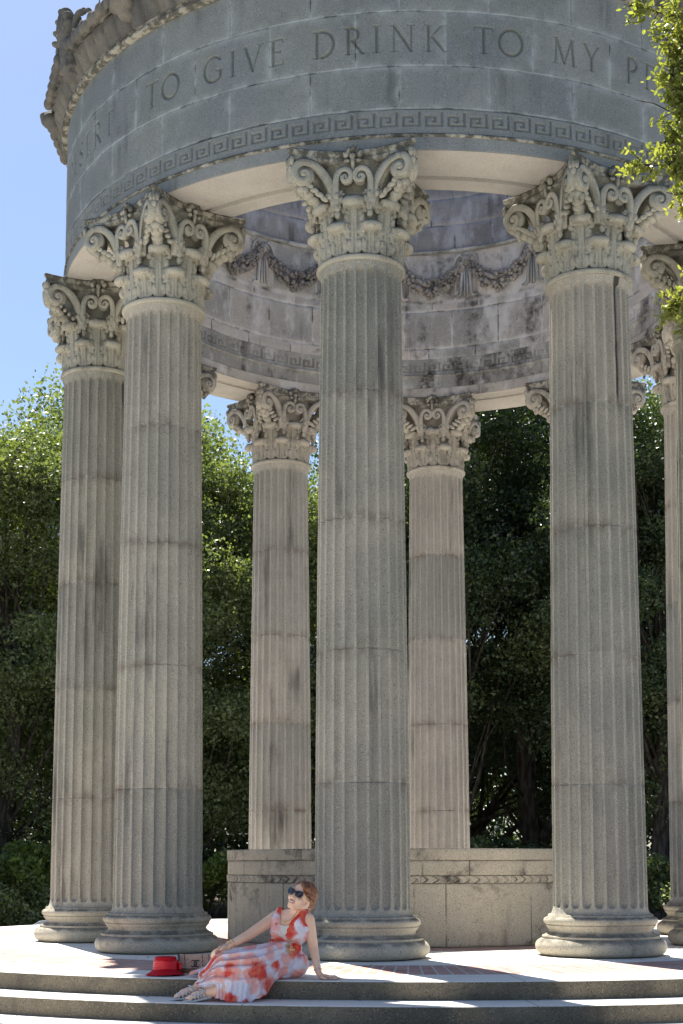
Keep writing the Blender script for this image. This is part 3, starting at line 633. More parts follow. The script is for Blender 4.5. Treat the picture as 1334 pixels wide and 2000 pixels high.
def make_capital():
    s = MB()
    # neck ring and bell
    P = [(.335, -.045), (.350, -.043)]+[(.352+.026*math.cos(a), -.018+.026*math.sin(a)) for a in np.linspace(-1.5, 1.6, 10)]+[(.335, .012)]
    P += [(float(bell_r(z)), z) for z in np.linspace(.02, .77, 14)]+[(.42, .78), (.1, .78)]
    s.grid(lathe(P, 72), wrap=True)
    V, F = make_leaf(.290, .056, .080, .014, 1.06, 2)
    for k in range(8): s.add(rotz(V, R_(22.5+45*k)), F)
    V, F = make_leaf(.490, .034, .098, .018, 1.18, 4)
    for k in range(8): s.add(rotz(V, R_(45*k)), F)
    # abacus: square, concave sides, cut corners, moulded edge
    def outline(k, n=15):
        pts = []
        for f in range(4):
            for t in np.linspace(-.93, .93, n):
                x = .55*t*k; y = -(.395+.155*t*t)*k; 
                pts.append(rotz(np.array([x, y, 0.]), R_(90*f)))
        return np.array(pts)
    lv = [(.86, .77), (.93, .775), (.97, .79), (.985, .81), (.965, .815), (.965, .822), (1.0, .835), (1.01, .862), (1.0, .872), (.3, .872)]
    G = np.array([outline(k)+np.array([0, 0, z]) for k, z in lv]); s.grid(G, wrap=True, caps=True)
    for f in range(4):
        def put(P): return rotz(np.array(P), R_(90*f))
        # flower on the middle of the side
        for q in range(5):
            a = R_(-70+35*q); c = put([.062*math.sin(a), -.425, .80+.062*math.cos(a)]); s.ico(c, (.030, .030, .040), 1)
        s.ico(put([0, -.445, .80]), (.026, .026, .026), 2); s.tube([put([0, -.40, .66]), put([0, -.435, .74]), put([0, -.44, .80])], [.014, .016, .02], 8)
        s.ico(put([-.05, -.425, .765]), (.03, .026, .02), 1); s.ico(put([.05, -.425, .765]), (.03, .026, .02), 1)
        for m in (-1, 1):
            # corner volute
            d = np.array([m*.93, -.36, 0.]); d /= np.linalg.norm(d); z_ = np.array([0, 0, 1.]); B = np.cross(d, z_)*m
            st = np.array([m*.150, -.365, .38]); cen = np.array([m*.408, -.468, .645])
            path = []; r0 = .108
            top = cen+z_*r0
            c1 = st+np.array([m*.02, -.02, .19]); c2 = top-d*.16
            for t in np.linspace(0, 1, 14, endpoint=False): path.append((1-t)**3*st+3*t*(1-t)**2*c1+3*t*t*(1-t)*c2+t**3*top)
            na = 44
            for a in np.linspace(0, 2*math.pi*1.75, na): r = r0*math.exp(-a*.15)*(1-a/15); path.append(cen+d*math.sin(a)*r+z_*math.cos(a)*r)
            k = np.linspace(0, 1, len(path)); th = np.where(k < .25, .070-.04*k, .060-.042*(k-.25)/.75); wd = np.where(k < .25, .06+.1*k, .085+.035*(k-.25))
            ribbon_sweep(s, put(path), put(B), th, wd)
            # web behind the spiral
            t_ = np.linspace(0, 2*np.pi, 20, endpoint=False); disc = [cen+B*b+(d*np.cos(a)+z_*np.sin(a))*.09 for b in (-.026, .026) for a in t_]
            s.grid(put(np.array(disc).reshape(2, 20, 3)), wrap=True, caps=True)
            s.ico(put(cen+B*.03), (.022, .022, .022), 1); s.ico(put(cen-B*.03), (.022, .022, .022), 1)
            # inner helix curling to the middle
            st = np.array([m*.130, -.37, .38]); cen = np.array([m*.066, -.405, .625]); d2 = np.array([-m, 0, 0.]); B2 = np.array([0, -1., 0])
            r0 = .072; top = cen+z_*r0; path = []; c1 = st+np.array([m*.03, -.02, .17]); c2 = top-d2*.09
            for t in np.linspace(0, 1, 12, endpoint=False): path.append((1-t)**3*st+3*t*(1-t)**2*c1+3*t*t*(1-t)*c2+t**3*top)
            for a in np.linspace(0, 2*math.pi*1.4, 30): r = r0*math.exp(-a*.17)*(1-a/14); path.append(cen+d2*math.sin(a)*r+z_*math.cos(a)*r)
            k = np.linspace(0, 1, len(path)); ribbon_sweep(s, put(path), put(B2)*1.0, .052-.030*k, np.full(len(path), .08))
            # sheath leaf (caulicole)
            for q, (dx, dz, rr) in enumerate([(.0, 0, .034), (.0, .06, .04), (m*.03, .115, .036), (-m*.035, .12, .03), (m*.06, .155, .028), (0, .15, .03)]):
                s.ico(put([m*.135+dx, -.385-.012*q*.5, .33+dz]), (rr*.8, rr*.7, rr*1.3), 1)
        for q in range(5): u_ = q/4; s.ico(put([.27+.15*u_, -.27-.15*u_, .42+.13*u_]), (.050+.008*u_, .050+.008*u_, .042), 2)
        for q in (-1, 0, 1): s.ico(put([.425+q*.035, -.425+q*.035, .525]), (.026, .026, .036), 2)
        for m in (-1, 1):   # leafy sheaths from which the scrolls spring
            for q in range(7):
                a_ = -.9+q*.3; s.ico(put([m*(.155+.075*math.sin(a_)), -.375-.02*math.cos(a_), .44+.085*math.cos(a_)]), (.020, .018, .040), 1, Matrix.Rotation(m*a_, 3, 'Y') @ Matrix.Rotation(0, 3, 'Z'))
            for q in range(4): s.ico(put([m*(.245+.040*q), -.392-.022*q, .475+.030*q]), (.024, .020, .044), 2, Matrix.Rotation(m*(.9+.15*q), 3, 'Y'))
        
        for q in (-1, 0, 1): s.ico(put([.512+q*.020, -.512+q*.020*-1*-1, .755]), (.020, .020, .042), 2)
        s.ico(put([.50, -.50, .70]), (.03, .03, .035), 2)
    return s.me('capital')
msh, mba, mca = make_shaft(), make_base(), make_capital()
NAMES = {0: 'cool green-grey column nearest the camera', }
for k in range(10):
    a = R_(-8.853+36*k); c = empty('column', (3.238*math.sin(a), -3.238*math.cos(a), 0), a, temple)
    for nm, me, mt, z in (('shaft', msh, ST_SHAFT_LIT if 3 <= k <= 7 else ST_STAIN if k == 1 else ST_SHAFT, 0), ('base', mba, ST_BASE, 0.002), ('capital', mca, ST_CAP_LIT if 3 <= k <= 7 else ST_CAP, 5.745)):
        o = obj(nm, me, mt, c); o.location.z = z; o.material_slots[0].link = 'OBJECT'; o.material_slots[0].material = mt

# ------------------------------------------------------------------ parapet round the central pool
well = empty('pool_parapet'); tag(well, 'waist-high curved stone parapet with carved band around the pool at the temple centre', 'parapet')
def well_part(name, r, z0, z1, per, off, relief=None, smooth=True):
    A = np.arange(0, 360, .3 if relief is None else .2); Z = zs(z0, z1, .01 if relief else .03)
    Z = np.unique(np.concatenate([Z, [z0+.004, z1-.004]]))
    jl, jo, bl = joints(A, Z, r, [z0-.001, z1+.001], [off], per, .005); jl[0] = 1; jl[-1] = 1
    Rg = r-jl*.006
    if relief:
        u = (A/3.0) % 1; v = (Z-z0)/(z1-z0); q = np.abs(((u[None]+np.abs(v[:, None]-.5)*1.0) % 1)-.5)*2; m = np.abs(((u[None]*2-v[:, None]*2) % 1)-.5)*2
        Rg = Rg+.004+.008*np.sqrt(np.clip(1-q**3, 0, 1))-.010*(q > .80)-.004*(m > .8); jl = np.maximum(jl, (q > .80)*1.0)
    t = np.radians(A); G = np.stack([Rg*np.sin(t), -Rg*np.cos(t), np.repeat(Z[:, None], len(A), 1)], -1)
    me = mesh(name, G.reshape(-1, 3), grid_faces(len(Z), len(A), True)); attr(me, 'jline', jl); attr(me, 'joint', jl*0); attr(me, 'bleed', jl*0)
    return obj(name, me, ST_WELL, well)
well_part('lower_panel', 1.862, .004, .575, 13.5, 8)
well_part('carved_band', 1.860, .577, .645, 13.5, 1, True)
well_part('upper_panel', 1.862, .647, .785, 13.5, 1.5)
well_part('coping', 1.872, .787, .893, 13.5, 1.5)
me = MB().grid(lathe([(1.866, .893), (1.55, .893), (1.55, .1), (1.0, .1), (.01, .1)], 180), wrap=True).me('coping_top', smooth=False)
for nm in ('jline', 'joint', 'bleed'): attr(me, nm, np.zeros(len(me.vertices)))
obj('coping_top', me, ST_WELL, well)


# ------------------------------------------------------------------ trees and shrubs
def leaf_quads(Cn, size, seed, up=.45):
    """one folded rhombus leaf at every centre"""
    r = np.random.default_rng(seed); n = len(Cn)
    nrm = r.normal(size=(n, 3)); nrm[:, 2] += up; nrm /= np.linalg.norm(nrm, axis=1)[:, None]
    d = r.normal(size=(n, 3)); d -= nrm*(d*nrm).sum(1)[:, None]; d /= np.linalg.norm(d, axis=1)[:, None]; b = np.cross(nrm, d)
    L = size*r.uniform(.6, 1.3, n)[:, None]; W = L*.30
    V = np.stack([Cn-d*L*.5, Cn-d*L*.05+b*W+nrm*L*.05, Cn+d*L*.5, Cn-d*L*.05-b*W+nrm*L*.05], 1).reshape(-1, 3)
    return V, np.arange(4*n).reshape(n, 4)
def limb(s, p, q, r0, r1, bend, rnd, n=9, sides=8):
    p = np.array(p, float); q = np.array(q, float); t = np.linspace(0, 1, n)[:, None]; off = np.array([rnd.gauss(0, 1), rnd.gauss(0, 1), rnd.gauss(0, .5)])*bend
    P = p+(q-p)*t+off*np.sin(t*math.pi)+np.array([[rnd.gauss(0, bend*.12) for _ in range(3)] for _ in range(n)])*np.sin(t*math.pi)
    s.tube(P, r0+(r1-r0)*np.linspace(0, 1, n), sides); return P
def make_tree(seed, h, spread, low, nclump, per, lsize):
    rnd = random.Random(seed); r = np.random.default_rng(seed); s = MB()
    top = np.array([rnd.uniform(-.6, .6), rnd.uniform(-.6, .6), h*.86]); tr = limb(s, (0, 0, -.3), top, .24, .04, .55, rnd, 16, 10)
    # root flare
    s.tube([(0, 0, -.3), (0, 0, .0), (0, 0, .35)], [.42, .34, .235], 10)
    cl = []
    for k in range(nclump):
        u = rnd.random()**.8; z = low+(h-low)*u; a = rnd.uniform(0, 6.283)
        w_ = spread*math.sqrt(max(.05, 1-((u-.35)/.72)**2)); q = w_*rnd.uniform(.35, 1.0)
        cl.append((q*math.cos(a), q*math.sin(a), z, rnd.uniform(.6, 1.15)))
    cl = np.array(cl)
    for k in range(0, nclump, 3):
        c = cl[k]; i = int(np.clip((c[2]/h-.22)*15, 2, 13)); limb(s, tr[i], c[:3], .075*(1-i/20), .012, .3, rnd, 7, 6)
    for k in range(1, nclump, 3):
        c = cl[k]; i = int(np.clip((c[2]/h-.15)*15, 2, 14)); limb(s, tr[i], c[:3], .03, .006, .35, rnd, 6, 5)
    pts = []
    for c in cl:
        n = int(per*c[3]**1.6); d = r.normal(size=(n, 3)); d /= np.linalg.norm(d, axis=1)[:, None]
        q = r.random(n)[:, None]**.42*c[3]; p = d*q*np.array([1.15, 1.15, .62]); lump = 1+.35*vnoise(d*2.6+c[:3], seed+int(c[2]*10))[:, None]
        p = p*lump; p[:, 2] -= .12*(p[:, 0]**2+p[:, 1]**2)
        keep = vnoise((p+c[:3])*2.4, seed) > -.75
        pts.append((p+c[:3])[keep])
    pts = np.concatenate(pts); V, F = leaf_quads(pts, lsize, seed)
    return s.me('trunk'), mesh('crown', V, F, smooth=False)
T_A = make_tree(11, 10.5, 2.9, 2.0, 80, 1900, .088)
T_B = make_tree(23, 12.5, 2.7, 4.0, 74, 1750, .09)
T_C = make_tree(37, 9.0, 3.0, 1.6, 84, 1500, .085)
def tree(kind, loc, rz, sc, label, mat=LEAF_OAK, group='oaks standing behind the temple'):
    t = empty('oak_tree', loc, rz); t.scale = (sc, sc, sc); tag(t, label, 'tree', group)
    for nm, me, mt in (('trunk', kind[0], BARK), ('crown', kind[1], mat)):
        if me.materials and me.materials[0] != mt:
            o = bpy.data.objects.new(nm, me); C.objects.link(o); o.parent = t; o.material_slots[0].link = 'OBJECT'; o.material_slots[0].material = mt
        else: obj(nm, me, mt, t)
    return t
gz = -.37
TREES = [
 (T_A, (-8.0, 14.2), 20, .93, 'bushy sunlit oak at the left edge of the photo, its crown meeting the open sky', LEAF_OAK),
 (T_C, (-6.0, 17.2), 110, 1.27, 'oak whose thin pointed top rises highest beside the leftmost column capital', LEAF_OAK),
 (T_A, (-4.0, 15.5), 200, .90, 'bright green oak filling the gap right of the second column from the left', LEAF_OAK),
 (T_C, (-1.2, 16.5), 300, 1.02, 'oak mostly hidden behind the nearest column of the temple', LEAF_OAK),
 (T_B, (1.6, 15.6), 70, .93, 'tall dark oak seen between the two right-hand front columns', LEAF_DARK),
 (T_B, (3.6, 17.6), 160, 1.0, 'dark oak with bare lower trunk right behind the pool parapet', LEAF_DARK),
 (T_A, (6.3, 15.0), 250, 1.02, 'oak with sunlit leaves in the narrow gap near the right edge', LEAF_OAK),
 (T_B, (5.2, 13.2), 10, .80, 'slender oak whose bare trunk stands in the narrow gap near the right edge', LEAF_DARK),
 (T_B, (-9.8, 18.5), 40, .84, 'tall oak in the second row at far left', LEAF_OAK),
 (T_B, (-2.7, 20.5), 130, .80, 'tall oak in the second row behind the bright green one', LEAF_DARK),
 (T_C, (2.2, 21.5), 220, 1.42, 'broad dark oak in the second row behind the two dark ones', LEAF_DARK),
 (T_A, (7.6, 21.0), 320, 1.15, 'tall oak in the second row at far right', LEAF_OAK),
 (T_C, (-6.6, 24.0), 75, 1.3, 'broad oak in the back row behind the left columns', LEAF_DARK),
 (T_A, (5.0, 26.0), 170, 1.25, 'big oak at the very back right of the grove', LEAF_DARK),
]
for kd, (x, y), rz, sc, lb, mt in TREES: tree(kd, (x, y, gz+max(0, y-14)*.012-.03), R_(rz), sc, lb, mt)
def make_shrub(seed, wx, h, n, lsize):
    rnd = random.Random(seed); r = np.random.default_rng(seed); s = MB(); pts = []
    for k in range(14):
        a = rnd.uniform(0, 6.28); q = rnd.uniform(.2, 1)*wx; z = rnd.uniform(.35, 1)*h; c = (q*math.cos(a), q*math.sin(a), z)
        limb(s, (q*.2*math.cos(a), q*.2*math.sin(a), -.1), c, .016, .004, .06, rnd, 6, 5)
        m = n//14; d = r.normal(size=(m, 3)); d /= np.linalg.norm(d, axis=1)[:, None]; p = d*(r.random(m)[:, None]**.4)*rnd.uniform(.28, .5)*wx
        p[:, 2] *= .7; pp = p+np.array(c); pp = pp[pp[:, 2] > -.02]; pts.append(pp)
    V, F = leaf_quads(np.concatenate(pts), lsize, seed, .8); return s.me('stem'), mesh('foliage', V, F, smooth=False)
S_A = make_shrub(5, .95, 1.15, 6500, .085); S_B = make_shrub(6, 1.1, .62, 6000, .075)
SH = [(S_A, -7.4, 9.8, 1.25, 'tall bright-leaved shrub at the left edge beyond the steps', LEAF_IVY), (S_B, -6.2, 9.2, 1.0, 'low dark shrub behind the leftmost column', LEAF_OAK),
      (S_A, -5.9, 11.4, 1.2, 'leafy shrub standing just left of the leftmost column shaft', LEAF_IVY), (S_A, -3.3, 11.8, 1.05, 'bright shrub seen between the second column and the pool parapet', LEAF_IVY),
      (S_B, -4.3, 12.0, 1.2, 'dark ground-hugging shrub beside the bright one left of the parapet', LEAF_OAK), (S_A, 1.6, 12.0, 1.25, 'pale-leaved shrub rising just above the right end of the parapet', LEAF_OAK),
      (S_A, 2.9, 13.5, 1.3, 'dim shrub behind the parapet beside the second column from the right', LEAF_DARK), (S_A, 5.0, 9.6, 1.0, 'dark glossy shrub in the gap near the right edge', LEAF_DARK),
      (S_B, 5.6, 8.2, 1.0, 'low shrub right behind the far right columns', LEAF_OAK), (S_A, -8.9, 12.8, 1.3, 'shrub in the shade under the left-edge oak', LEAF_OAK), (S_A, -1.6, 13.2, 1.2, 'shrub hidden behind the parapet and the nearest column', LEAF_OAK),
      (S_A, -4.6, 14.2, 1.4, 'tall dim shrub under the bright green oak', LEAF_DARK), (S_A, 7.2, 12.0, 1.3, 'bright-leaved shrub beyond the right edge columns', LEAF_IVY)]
for i, (kd, x, y, sc, lb, mt) in enumerate(SH):
    t = empty('shrub', (x, y, gz), R_(i*67)); t.scale = (sc,)*3; tag(t, lb, 'shrub', 'shrubs behind the temple')
    for nm, me, m2 in (('stem', kd[0], BARK), ('foliage', kd[1], mt)):
        o = bpy.data.objects.new(nm, me); C.objects.link(o); o.parent = t
        if not me.materials: me.materials.append(m2)
        o.material_slots[0].link = 'OBJECT'; o.material_slots[0].material = m2
# far wood closing the view
r = np.random.default_rng(77); n = 110000
px = r.uniform(-26, 24, n); pz = r.random(n)**1.25; hh = 7.5+1.2*vnoise(np.stack([px*.35, px*0, px*0], -1), 12); py = 33+2.5*r.random(n)+1.5*vnoise(np.stack([px*.4, pz*3, px*0], -1), 13)
V, F = leaf_quads(np.stack([px, py, pz*hh-.4], -1), .26, 78); tag(obj('distant_wood', mesh('distant_wood', V, F, smooth=False), LEAF_DARK), kind='stuff')

# near tree at the right, its twigs hanging into the picture
near = empty('overhanging_tree', (3.6, -6.6, gz)); tag(near, 'near tree at the right whose sunlit leafy twigs hang before the inscribed frieze', 'tree')
rnd = random.Random(9); s = MB(); r = np.random.default_rng(9)
limb(s, (0, 0, -.2), (.1, .3, 7.5), .2, .06, .15, rnd, 12, 10)
tips = []; base = np.array(near.location)
def twig(p, q, n, rad):
    P = limb(s, np.array(p)-base, np.array(q)-base, rad, .003, .07, rnd, 9, 5)
    for k in range(n):
        t = rnd.uniform(.25, 1.0); i = int(t*8); a = P[i]; d = np.array([rnd.gauss(-.5, .6), rnd.gauss(0, .6), rnd.gauss(-.15, .55)]); d /= np.linalg.norm(d); L = rnd.uniform(.08, .21)*(1.25-t*.5)
        b = a+d*L; s.tube([a, (a+b)/2+np.array([0, 0, .01]), b], [.0035, .003, .0015], 4)
        for m in range(rnd.randint(16, 26)): tips.append(a+d*L*rnd.uniform(.2, 1.1)+np.array([rnd.gauss(0, .014) for _ in range(3)]))
mainP = [((3.6, -6.4, 5.2), (2.25, -6.1, 6.0)), ((3.6, -6.4, 4.9), (2.1, -6.0, 5.3)), ((3.65, -6.5, 4.2), (2.1, -6.1, 4.55)), ((3.65, -6.4, 5.9), (2.3, -6.1, 6.9)), ((3.6, -6.5, 5.6), (3.0, -7.3, 6.9)), ((3.6, -6.5, 5.9), (4.6, -6.2, 7.3)), ((3.6, -6.5, 5.0), (4.9, -6.9, 6.0))]
for p, q in mainP: limb(s, np.array(p)-base, np.array(q)-base, .05, .02, .05, rnd, 8, 7)
TW = [((2.25, -6.1, 6.0), (1.22, -6.0, 6.38), 30), ((2.25, -6.1, 6.1), (1.5, -6.0, 6.1), 30), ((2.1, -6.1, 5.6), (1.5, -6.1, 5.68), 30), ((2.2, -6.1, 6.05), (1.45, -6.0, 6.2), 24), ((2.25, -6.1, 6.3), (1.35, -6.1, 6.65), 18), ((2.25, -6.1, 6.0), (1.62, -5.9, 5.98), 18), ((2.25, -6.1, 6.5), (1.45, -5.95, 6.50), 18),
      ((2.1, -6.0, 5.3), (1.28, -6.0, 5.72), 24), ((2.1, -6.0, 5.35), (1.45, -6.05, 5.80), 24), ((2.1, -6.0, 5.4), (1.60, -5.9, 5.55), 26), ((2.1, -6.0, 5.3), (1.40, -5.95, 5.45), 26), ((2.1, -6.0, 5.25), (1.24, -6.0, 5.28), 24), ((2.1, -6.0, 5.2), (1.42, -6.1, 5.16), 20), ((2.1, -6., 5.3), (1.6, -6.1, 5.30), 24), ((2.1, -6., 5.5), (1.66, -6.1, 5.9), 20),
      ((2.1, -6.1, 4.55), (1.45, -6.05, 4.28), 30), ((2.1, -6.1, 4.55), (1.50, -6.1, 4.12), 26), ((2.1, -6.1, 4.5), (1.65, -5.9, 4.45), 14)]
for q in mainP[3:]:
    for _ in range(6): e = np.array(q[1])+np.array([rnd.gauss(0, .45), rnd.gauss(0, .4), rnd.gauss(0, .4)]); TW.append((q[1], e, 22))
for z_ in (5.15, 5.3, 5.45, 5.6, 5.75, 5.9, 6.05, 6.2): TW.append(((2.1, -6.05, z_), (1.50+.08*math.sin(z_*17), -6.0, z_-.06), 26))
for _ in range(10): TW.append(((2.2, -6.1, rnd.uniform(5, 6.4)), (rnd.uniform(1.85, 2.6), rnd.uniform(-6.6, -5.7), rnd.uniform(4.8, 6.7)), 26))
for p, q, n in TW: twig(p, q, n, .009)
s.build('trunk', BARK, near)
Cn = np.array(tips); nn = len(Cn); nrm = r.normal(size=(nn, 3)); nrm[:, 2] += .6; nrm /= np.linalg.norm(nrm, axis=1)[:, None]; d = r.normal(size=(nn, 3)); d[:, 2] -= .3; d -= nrm*(d*nrm).sum(1)[:, None]; d /= np.linalg.norm(d, axis=1)[:, None]; b = np.cross(nrm, d)
L = r.uniform(.028, .052, nn)[:, None]; W = L*.24; V = np.stack([Cn, Cn+d*L*.35+b*W+nrm*L*.06, Cn+d*L*.75+b*W*.8+nrm*L*.05, Cn+d*L, Cn+d*L*.75-b*W*.8+nrm*L*.05, Cn+d*L*.35-b*W+nrm*L*.06, Cn+d*L*.35, Cn+d*L*.75], 1).reshape(-1, 3)
o8 = np.arange(nn)*8; F = np.concatenate([np.stack([o8+a_ for a_ in q], -1) for q in ((0, 6, 1, 1), (6, 7, 2, 1), (7, 3, 2, 2), (0, 5, 6, 6), (6, 5, 4, 7), (7, 4, 3, 3))]);
F = [tuple(dict.fromkeys(f)) for f in F.tolist()]
obj('leaves', mesh('leaves', V, F, smooth=False), LEAF_NEAR, near)

# fallen oak leaves on the floor and steps
r = np.random.default_rng(41); n_ = 420; aa = r.uniform(-1.1, 1.1, n_); rad = r.choice([0, 1, 2], n_, p=[.55, .25, .2])
rr_ = np.where(rad == 0, r.uniform(2.6, 5.5, n_), np.where(rad == 1, 5.56+.06*r.random(n_)**2, 5.95+.10*r.random(n_)**2)); zz_ = np.where(rad == 0, .004, np.where(rad == 1, -H+.004, -2*H+.004))
V, F = leaf_quads(np.stack([rr_*np.sin(aa), -rr_*np.cos(aa), zz_], -1), .022, 42, 6.0)
tag(obj('fallen_leaves', mesh('fallen_leaves', V, F, smooth=False), plain('dry_brown_leaf', (.16, .09, .04), .8)), kind='stuff')

# ------------------------------------------------------------------ hat, handbag, gear behind the temple
RED = plain('red_felt', (.46, .004, .014), .75, .2, bump=(220, .3), var=.15); RED2 = plain('red_satin_band', (.60, .008, .016), .38, .5, var=.25)
hat = empty('bucket_hat', (-1.86, -5.02, .002), .3); tag(hat, 'red felt hat with a folded satin band standing on the top step', 'hat')
def lathe_wob(prof, n, fn): G = lathe(prof, n); t = np.linspace(0, 2*np.pi, n, endpoint=False); return fn(G, t)
prof = [(.126, .003), (.124, .006), (.104, .018), (.086, .034), (.078, .048), (.077, .05), (.074, .085), (.070, .118), (.066, .124), (.06, .127), (.0, .130)]
G = lathe(prof, 64); t = np.linspace(0, 2*np.pi, 64, endpoint=False); G[:3, :, 2] += .004*np.sin(2*t+1)+.003; G[..., 0] *= 1.06
MB().grid(G, wrap=True).build('hat_body', RED, hat)
zz = np.linspace(.043, .100, 22); prof = [(.081-.10*(z-.043)+.0035*abs(math.sin(z*260)), z) for z in zz]; G = lathe(prof, 64); G[..., 2] += .004*np.sin(t*3+zz[:, None]*40); G[..., 0] *= 1.06
MB().grid(G, wrap=True).build('hat_band', RED2, hat)
s = MB(); s.ico((.092, -.02, .07), (.012, .03, .024), 2); s.ico((.092, -.045, .052), (.01, .02, .018), 2); s.ico((.093, .01, .05), (.01, .02, .02), 2); s.build('bow', RED2, hat)

LEA = plain('pink_beige_leather', (.50, .33, .25), .45, .4, var=.2); GUS = plain('tan_leather_gusset', (.40, .30, .19), .5, .4); BLK = plain('black_lacquer', (.012, .010, .012), .3, .5)
bag = empty('handbag', (-1.668, -4.93, .004), -.10); tag(bag, 'pink-beige quilted flap handbag with black chain trim beside the red hat', 'handbag')
BR = Matrix.Rotation(-.16, 3, 'X')
def bagv(x, y, z): v = BR @ Vector((x, y, z)); return (v.x, v.y, v.z)
s = MB(); s.box(bagv(0, 0, .062), (.225, .06, .118), BR, bev=.012); s.build('bag_body', GUS, bag)
ny, nx = 26, 60; zz = np.linspace(.03, .132, ny); xx = np.linspace(-.116, .116, nx); G = np.zeros((ny+8, nx, 3))
for i in range(ny+8):
    for j in range(nx):
        if i < ny: z = zz[i]; q = abs(math.sin((xx[j]+z)*math.pi/.028))*abs(math.sin((xx[j]-z)*math.pi/.028)); y = -.036-.007*q**.5+.01*max(0, (z-.118)/.014)**2
        else: a = (i-ny+1)/8; z = .132+.003*math.sin(a*3.1); y = -.026+a*.055
        G[i, j] = bagv(xx[j], y, z)
MB().grid(G).build('flap', LEA, bag)
s = MB()
for x0, x1 in ((-.108, -.084), (-.072, -.045), (.052, .078), (.10, .108)):
    for k in range(15): u = k/14; s.ico(bagv(x0+(x1-x0)*u*.4, -.044+.006*u, .128-.095*u), (.0026, .003, .004), 1)
for x in (-.1,): s.tube([bagv(-.114, -.042, .132), bagv(-.116, -.044, .08), bagv(-.114, -.043, .032), bagv(-.04, -.043, .03), bagv(.114, -.043, .03)], .0028, 6)
s.build('chain_trim', BLK, bag)
s = MB()      # two interlocking open rings in front
for m in (-1, 1):
    a0 = R_(48) if m > 0 else R_(-132); P = [bagv(.008+m*.0135+.0215*math.cos(a), -.046-.001*m, .066+.0215*math.sin(a)) for a in np.linspace(a0, a0+R_(264), 26)]
    s.tube(P, .0036, 7)
s.build('clasp', BLK, bag)

lamp = empty('floodlight', (-5.40, 6.3, -.34), R_(20)); tag(lamp, 'white cylindrical ground lamp on a dark arm behind the leftmost column', 'lamp')
WHT = plain('chalky_white_enamel', (.55, .56, .64), .5); DRK = plain('dark_grey_metal', (.03, .032, .038), .6)
s = MB(); s.tube([(-.10, 0, .08), (-.09, 0, .085), (.03, 0, .15), (.035, 0, .152)], [.045, .055, .052, .04], 14); s.tube([(-.115, 0, .074), (-.095, 0, .083)], [.057, .057], 14); s.build('lamp_head', WHT, lamp)
s = MB(); s.tube([(.03, 0, .15), (.09, 0, .13), (.24, 0, -.02)], .014, 7); s.box((.25, 0, -.01), (.08, .08, .02)); s.build('arm', DRK, lamp)
gear = empty('equipment_bag', (-5.12, 6.7, -.34)); tag(gear, 'slumped dark canvas bag lying on the leaf litter behind the leftmost column', 'bag')
s = MB(); s.ico((0, 0, .10), (.33, .2, .13), 3); s.ico((.12, .05, .17), (.2, .14, .1), 3); me = remesh(s.me('bag_body'), .02, 3); co = get_co(me); co += (.018*vnoise(co*14, 2))[:, None]; set_co(me, co)
obj('bag_body', me, plain('navy_canvas', (.02, .026, .036), .85), gear)
s = MB(); s.tube([(-.28, -.08, .12), (-.1, -.12, .24), (.1, -.1, .27), (.28, -.05, .2)], .014, 7); s.build('strap', plain('grey_webbing', (.2, .23, .26), .8), gear)
rb = empty('rucksack', (-4.62, 5.3, -.30)); tag(rb, 'dusky red rucksack peeping out behind the leftmost column base', 'bag')
s = MB(); s.ico((0, 0, .27), (.16, .12, .24), 3); s.ico((-.02, -.06, .40), (.12, .1, .1), 3); s.ico((0, -.12, .16), (.11, .06, .1), 3); obj('bag_body', remesh(s.me('bag_body'), .015, 4), plain('dusky_red_nylon', (.22, .03, .035), .6), rb)
s = MB(); s.tube([(.0, -.14, .42), (-.01, -.185, .3), (0, -.19, .12)], .016, 8, flat=1.8); s.tube([(-.05, 0, .5), (-.0, -.02, .56), (.05, 0, .5)], .012, 7); s.build('strap', DRK, rb)

# ------------------------------------------------------------------ the woman sitting on the steps
person = empty('person', (-1.05, -5.25, .0)); PB = np.array(person.location)
tag(person, 'woman in a white and coral floral dress and sunglasses leaning back on the top step', 'person')
def pb(m_):  # mesh built in world coordinates -> local to the person
    co = get_co(m_); co -= PB.astype(np.float32); set_co(m_, co); return m_
def skin_mat():
    n = N('skin', .5, .35); c = n.mix(n.ramp(n.noise(9, 3), .35, .65), (.82, .55, .40), (.74, .46, .32)); n.b.inputs['Subsurface Weight'].default_value = .12
    n.b.inputs['Subsurface Radius'].default_value = (.02, .008, .004); n.bump(n.noise(120, 2), .08, .002); return n.out(c)
SKIN = skin_mat()
A_ = np.array
shR, shL = A_([-1.092, -5.215, .405]), A_([-.872, -5.335, .392])
elR, wrR = A_([-1.275, -5.34, .285]), A_([-1.402, -5.455, .222])
elL, wrL = A_([-.842, -5.30, .205]), A_([-.808, -5.36, .048])
nk, chest, wst, pel = A_([-.962, -5.29, .425]), A_([-.985, -5.275, .335]), A_([-1.03, -5.25, .205]), A_([-1.03, -5.22, .10])
knR, anR, toR = A_([-1.44, -5.38, .11]), A_([-1.60, -5.50, -.050]), A_([-1.735, -5.53, -.088])
knL, anL, toL = A_([-1.27, -5.60, -.02]), A_([-1.525, -5.59, -.068]), A_([-1.64, -5.62, -.090])
f = A_([-.50, -.80, .27]); f /= np.linalg.norm(f); up = A_([.40, .02, .92]); up -= f*(up@f); up /= np.linalg.norm(up); sd_ = np.cross(up, f)*1.0
if sd_[0] < 0: sd_ = -sd_
hc = A_([-.921, -5.315, .535]); HM = np.stack([sd_, f, up], 1)   # columns: her left (viewer's right), face, up
def hp(x, y, z): return hc+HM@A_([x, y, z])
s = MB()
def cap(a, b, ra, rb, n=14): s.capsule(a, b, ra, rb, n)
